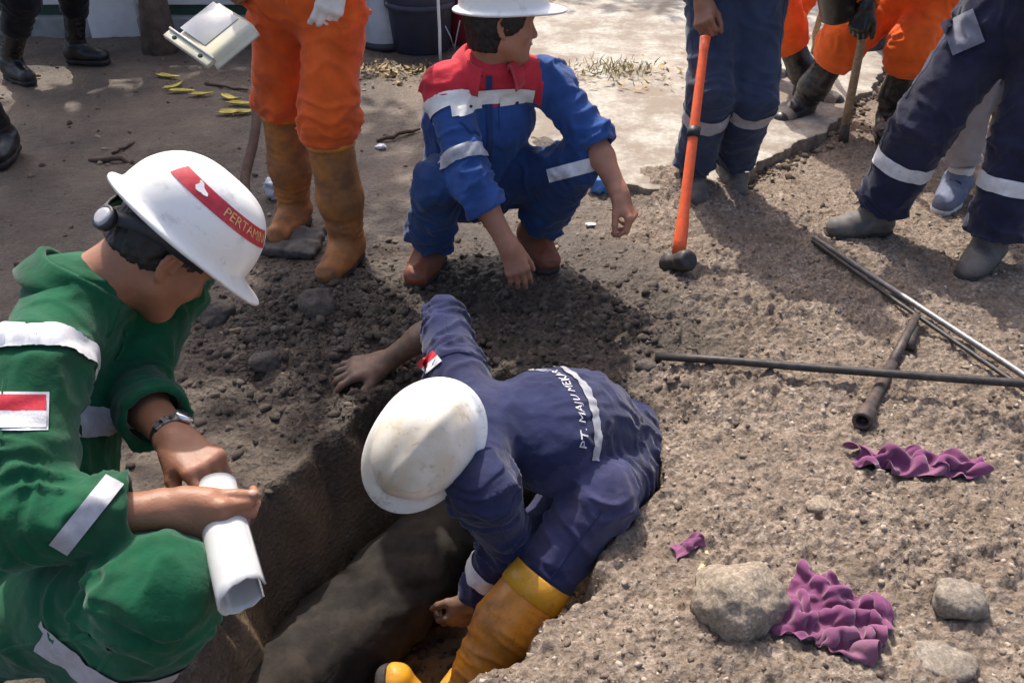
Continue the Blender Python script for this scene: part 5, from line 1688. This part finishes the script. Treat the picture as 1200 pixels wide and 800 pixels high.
def samp_far(rg):
    while True:
        x, y = rg.uniform(-3.2, 3), rg.uniform(2.8, 6.8)
        if SLABG[np.searchsorted(GX, x), np.searchsorted(GY, y)] < 0: return x, y
def soilbit(name, a, b, c):
    m, nt, bs = newmat(name)
    g = nt.nodes.new('ShaderNodeNewGeometry')
    n2 = tex_noise(nt, 90, 4, .7); n1 = tex_noise(nt, 7, 3)
    mx = nd(nt, 'ShaderNodeMath', operation='MULTIPLY_ADD'); nt.links.new(g.outputs['Random Per Island'], mx.inputs[0]); mx.inputs[1].default_value = .6
    m3 = nd(nt, 'ShaderNodeMath', operation='MULTIPLY'); nt.links.new(n2.outputs[0], m3.inputs[0]); m3.inputs[1].default_value = .45
    nt.links.new(m3.outputs[0], mx.inputs[2])
    r = ramp(nt, mx.outputs[0], [(.22, a), (.5, b), (.85, c)])
    nt.links.new(r.outputs[0], bs.inputs['Base Color']); bs.inputs['Roughness'].default_value = .9; bs.inputs['Specular IOR Level'].default_value = .25
    bump(nt, bs, [(n2.outputs[0], .5, .004)])
    return m
M['clod'] = soilbit('dark_clods', (.034, .026, .021), (.066, .051, .042), (.115, .09, .074))
M['grit'] = soilbit('pale_grit', (.085, .062, .046), (.20, .152, .117), (.41, .34, .28))
M['litter'] = soilbit('brown_litter', (.06, .045, .03), (.14, .105, .075), (.30, .24, .17))
scatter('soil_clods', M['clod'], 4200, samp_dark, .004, .021, 3.0, sink=.62, seed=2)
scatter('gravel', M['grit'], 9000, samp_dry, .0026, .0135, 4.0, sink=.55, seed=3)
def samp_trench(rg):
    while True:
        x, y = rg.uniform(-.72, .42), rg.uniform(.8, 2.15)
        if SDG[np.searchsorted(GX, x), np.searchsorted(GY, y)] > .05: return x, y
scatter('trench_clods', M['clod'], 500, samp_trench, .004, .022, 2.8, sink=.4, seed=8)
scatter('loose_soil', M['litter'], 1800, samp_far, .003, .020, 3.6, seed=4)

def samp_edge(rg):
    while True:
        t = rg.random(); a = GZ(872, 214); b = GZ(1040, 86)
        p = lerp(a, b, t) + rg.normal(size=3) * .06
        if SLABG[np.searchsorted(GX, p[0]), np.searchsorted(GY, p[1])] < .02: return p[0], p[1]
scatter('path_rubble', M['litter'], 420, samp_edge, .005, .030, 2.4, seed=6)

# ------------------------------------------------------------------ trench pipe
def pipe():
    a = GZ(385, 765, -.40); b = GZ(540, 618, -.40)
    d = nrm(b - a); a = a - d * .75; b = b + d * .55
    t = np.linspace(0, 1, 110)
    P = [lerp(a, b, q) for q in t]
    V, F = tube(P, .140, 56)
    V = np.array(V)
    V = V + vnormals(V, np.array([f for f in F if len(f) == 4])) * (.018 * fbm(V * 7, 5, .6) + .012 * np.clip(fbm(V * 18 + 4, 3), 0, 1))[:, None]
    m = plain('muddy_pipe', (.015, .012, .010), .95, var=.5, scale=22, bumpd=.012, dirt=.8, dirtcol=(.045, .033, .024))
    o = mk('buried_pipe', V, F, m, base=a)
    tag(o, 'thick dark muddy pipe lying exposed along the bottom of the trench', 'pipe')
pipe()

# ------------------------------------------------------------------ rags
def rag(c, size, foot, ang, seed, label, n=44, lift=.05, it=150, fq=3.0):
    """a thin cloth relaxed as a sheet: pushed together to its footprint, it buckles into folds and settles on the soil"""
    rg = np.random.default_rng(seed)
    nu = n; nv = max(10, int(n * size[1] / size[0]))
    U, W = np.meshgrid(np.linspace(-.5, .5, nu), np.linspace(-.5, .5, nv), indexing='ij')
    rest = np.stack([U * size[0], W * size[1]], -1)
    Q = np.stack([U.ravel(), W.ravel(), U.ravel() * 0 + seed], 1)
    P = np.zeros((nu, nv, 3))
    P[..., 0] = U * foot[0] * (1 + .10 * noise3(Q * 3).reshape(nu, nv)) + .10 * foot[0] * noise3(Q * 2.2 + 4).reshape(nu, nv)
    P[..., 1] = W * foot[1] * (1 - .35 * U) * (1 + .16 * noise3(Q * 3 + 9).reshape(nu, nv)) + .12 * foot[1] * noise3(Q * 2.2 + 14).reshape(nu, nv)
    P[..., 2] = lift * (.5 + .9 * fbm(Q * np.array([fq, fq * size[1] / size[0], 1]) + 2, 2).reshape(nu, nv))
    ca, sa = math.cos(ang), math.sin(ang)
    x, y = P[..., 0].copy(), P[..., 1].copy()
    P[..., 0] = c[0] + x * ca - y * sa; P[..., 1] = c[1] + x * sa + y * ca
    gi = lambda x, y: GHGRID[np.clip(np.searchsorted(GX, x), 0, len(GX) - 1), np.clip(np.searchsorted(GY, y), 0, len(GY) - 1)]
    G = gi(P[..., 0], P[..., 1]); P[..., 2] += G + .004
    P += rg.normal(size=P.shape) * .0015
    def sl(a, di, dj, o): 
        i0, i1 = (0, nu - di) if not o else (di, nu)
        if dj >= 0: j0, j1 = (0, nv - dj) if not o else (dj, nv)
        else: j0, j1 = (-dj, nv) if not o else (0, nv + dj)
        return a[i0:i1, j0:j1]
    cons = [(1, 0, .5), (0, 1, .5), (1, 1, .35), (1, -1, .35), (2, 0, .22), (0, 2, .22), (4, 0, .14), (0, 4, .14)]
    HOME = P[..., :2].copy()
    for k in range(it):
        XY = P[..., :2].copy()
        P[..., 2] -= .0007 * (1 - k / it)
        for rep in range(2):
            D = np.zeros_like(P); C = np.zeros((nu, nv, 1))
            for di, dj, st in cons:
                A, B = sl(P, di, dj, 0), sl(P, di, dj, 1)
                L0 = np.linalg.norm(sl(rest, di, dj, 1) - sl(rest, di, dj, 0), axis=-1, keepdims=True)
                d = B - A; L = np.linalg.norm(d, axis=-1, keepdims=True) + 1e-9
                e = d / L * (L - L0) * st
                sl(D, di, dj, 0)[...] += e; sl(D, di, dj, 1)[...] -= e
                sl(C, di, dj, 0)[...] += 1; sl(C, di, dj, 1)[...] += 1
            P += D / C * 1.9
        G = gi(P[..., 0], P[..., 1]) + .005
        low = P[..., 2] < G + .004                      # what touches the soil sticks to it
        P[low, 0] = lerp(P[low, 0], XY[low, 0], .85); P[low, 1] = lerp(P[low, 1], XY[low, 1], .85)
        P[..., 2] = np.maximum(P[..., 2], G)
        P[..., 2] = np.minimum(P[..., 2], G + lift * 1.7)
        P[..., :2] = lerp(P[..., :2], HOME, .03)
    i, j = np.meshgrid(np.arange(nu - 1), np.arange(nv - 1), indexing='ij'); a = (i * nv + j).ravel()
    F = np.stack([a, a + nv, a + nv + 1, a + 1], 1)
    V = laplace(P.reshape(-1, 3), F, 1, .4)
    o = tag(mk('purple_rag', V, F, M['purple'], base=c), label, 'rag', 'purple cloths dropped on the dry soil')
    m_ = o.modifiers.new('thickness', 'SOLIDIFY'); m_.thickness = .0016; m_.offset = 1
    m_ = o.modifiers.new('smooth', 'SUBSURF'); m_.levels = 1; m_.render_levels = 1
rag(gp(1076, 546), (.50, .20), (.315, .075), -.10, 3, 'long flattened purple cloth below the short pipe', lift=.045, fq=3.4)
rag(gp(976, 722), (.37, .33), (.205, .17), -.65, 6, 'crumpled purple cloth heaped against the pale boulder', lift=.060, fq=2.6)
rag(gp(806, 638), (.11, .07), (.070, .042), .3, 9, 'small dull purple scrap of cloth near the yellow stick', n=22, lift=.014)

# ------------------------------------------------------------------ litter
def stick(u0, v0, u1, v1, r, mat, lab, name='stick', cat='stick', lift=0.0):
    a = gp(u0, v0, r * .7); b = gp(u1, v1, r * .7 + lift)
    rg = np.random.default_rng(int(u0 * 7 + v0))
    P = [lerp(a, b, t) + rg.normal(size=3) * r * .5 for t in np.linspace(0, 1, 7)]
    V, F = tube(P, [r * .7, r, r * 1.05, r * .95, r, r * .9, r * .6], 8)
    return tag(mk(name, np.array(V), F, mat, base=a), lab, cat)
M['straw'] = plain('yellow_stick', (.55, .44, .20), .7, var=.2, scale=80)
M['yellow_leaf'] = plain('yellow_leaf', (.58, .46, .07), .6, var=.35, scale=30, dirt=.35, dirtcol=(.25, .17, .06))
M['dry_leaf'] = plain('dry_leaf', (.32, .23, .11), .8, var=.35, scale=30)
M['clear'] = plain('crumpled_pale_plastic', (.62, .64, .68), .25, var=.1, scale=20)
M['blue_plastic'] = plain('blue_plastic', (.07, .20, .48), .3, var=.15, scale=20)
stick(817, 671, 830, 645, .006, M['straw'], 'short yellow stick left of the pale boulder')
stick(106, 186, 158, 189, .013, M['wood_dark'], 'dark stick lying above the left edge of the white hard hat')
stick(132, 180, 158, 166, .008, M['wood_dark'], 'thin twig slanting up from the dark stick')
stick(240, 98, 290, 106, .008, M['wood_dark'], 'thin dark twig under the white container piece')
stick(258, 390, 284, 386, .006, M['wood'], 'pale twig on the dark clods by the round clod')
stick(445, 165, 492, 152, .011, M['wood_dark'], 'dark twig beside the white scrap behind the squatting person')
def leaf(c, L, w_, ang, curl, mat, lab, group, name='leaf', yaw2=0):
    n, m = 12, 5
    V, F = [], []
    ca, sa = math.cos(ang), math.sin(ang)
    for s in (0, 1):
        for i in range(n + 1):
            t = i / n * 2 - 1
            ww = w_ * math.sqrt(max(0, 1 - t * t)) * (1 - .25 * t) + .001
            bend = curl * (t * t)
            for j in range(m):
                q = j / (m - 1) * 2 - 1
                x = t * L + .15 * L * math.sin(q); y = q * ww + .25 * L * t * t * yaw2
                z = bend + .5 * abs(q) * ww + .008 - s * .0015
                V.append(V3(c[0] + x * ca - y * sa, c[1] + x * sa + y * ca, c[2] + z))
    st = (n + 1) * m
    for i in range(n):
        for j in range(m - 1):
            a = i * m + j; F.append((a, a + m, a + m + 1, a + 1)); F.append((st + a, st + a + 1, st + a + m + 1, st + a + m))
    tag(mk(name, np.array(V), F, mat, base=c), lab, 'leaf', group)
for u, v, L, w_, ang, cu, y2, lab in (
    (197, 92, .075, .020, -.35, .010, .3, 'yellow curled leaf nearest the tree trunk, top of the left cluster'),
    (205, 104, .070, .018, 1.0, .015, .5, 'yellow leaf standing at a slant in the left cluster'),
    (212, 109, .075, .020, -.05, .008, -.3, 'yellow leaf lying flat under the slanting one'),
    (236, 113, .060, .018, .1, .010, .3, 'pale yellow leaf between the two yellow clusters'),
    (272, 118, .070, .018, -.5, .018, .5, 'yellow curled strip at the top of the right cluster'),
    (283, 124, .080, .020, -.2, .012, -.3, 'longest yellow strip in the middle of the right cluster'),
    (272, 135, .075, .028, .15, .012, .3, 'broad yellow leaf at the bottom of the right cluster'),
    (290, 134, .060, .020, .25, .014, .2, 'pale leaf tip touching the orange trousers')):
    leaf(gp(u, v), L, w_, ang, cu, M['yellow_leaf'], lab, 'yellow leaves on the bare ground', yaw2=y2)
def leaf_heap():
    rg = np.random.default_rng(12)
    V, F = [], []
    for i in range(260):
        if i < 170: p = gp(rg.normal(455, 26), rg.normal(86, 7))
        else: p = GZ(rg.uniform(640, 800), rg.normal(88, 10), .07)
        x, y, z = ortho(nrm(rg.normal(size=3) * .5 + V3(0, 0, 1)), rg.normal(size=3)); s = rg.uniform(.012, .034)
        c = p + V3(0, 0, rg.uniform(.004, .03)); o = len(V)
        V += [c - x * s, c + y * s * .4, c + x * s + z * s * .3, c - y * s * .4]
        F.append((o, o + 1, o + 2, o + 3))
    kind(mk('leaf_litter', np.array(V), np.array(F), M['dry_leaf'], smooth=False), 'stuff')
leaf_heap()
def grass():
    rg = np.random.default_rng(15)
    V, F = [], []
    for i in range(240):
        p = GZ(rg.normal(722, 26), rg.normal(80, 5), .085) if i < 190 else GZ(rg.normal(690, 40), rg.normal(88, 6), .08)
        L = rg.uniform(.02, .065); d = nrm(rg.normal(size=3) * .55 + V3(0, 0, 1)); s = nrm(np.cross(d, rg.normal(size=3))) * .0028
        o = len(V); b_ = nrm(d + rg.normal(size=3) * .3)
        V += [p - s, p + s, p + d * L * .6 + s * .8, p + d * L * .6 - s * .8, p + d * L * .6 + b_ * L * .4]
        F += [(o, o + 1, o + 2, o + 3), (o + 3, o + 2, o + 4)]
    m = plain('dry_grass', (.22, .21, .075), .8, var=.4, scale=40)
    kind(mk('grass', np.array(V), F, m, smooth=False), 'stuff')
grass()
def scrap(u, v, r, mat, lab, name='plastic_scrap', cat='litter', dz=.008, seed=0):
    p = gp(u, v, dz)
    S = Sdf(); S.ell(p, np.eye(3), r, k=.01)
    vv, qq = S.mesh(min(r) * .35 + .0012)
    vv = vv + vnormals(vv, qq) * (min(r) * .7 * fbm((vv - p) / max(r) * 2.5 + seed, 3))[:, None]
    tag(mk(name, vv, qq, mat, base=p), lab, cat)
scrap(446, 172, (.030, .020, .012), M['clear'], 'small white scrap on the ground between the orange trousers and the squatting person', seed=1)
scrap(692, 263, (.024, .012, .005), M['clear'], 'small white disc of plastic on the ground below the hanging hand', name='white_scrap', seed=2)
scrap(319, 222, (.030, .030, .055), M['clear'], 'crumpled clear cup beside the dark stake and the ochre boot', name='plastic_cup', dz=.04, seed=4)
scrap(703, 218, (.055, .035, .030), M['blue_plastic'], 'blue plastic scrap behind the knee of the squatting person', name='blue_wrapper', dz=.02, seed=6)
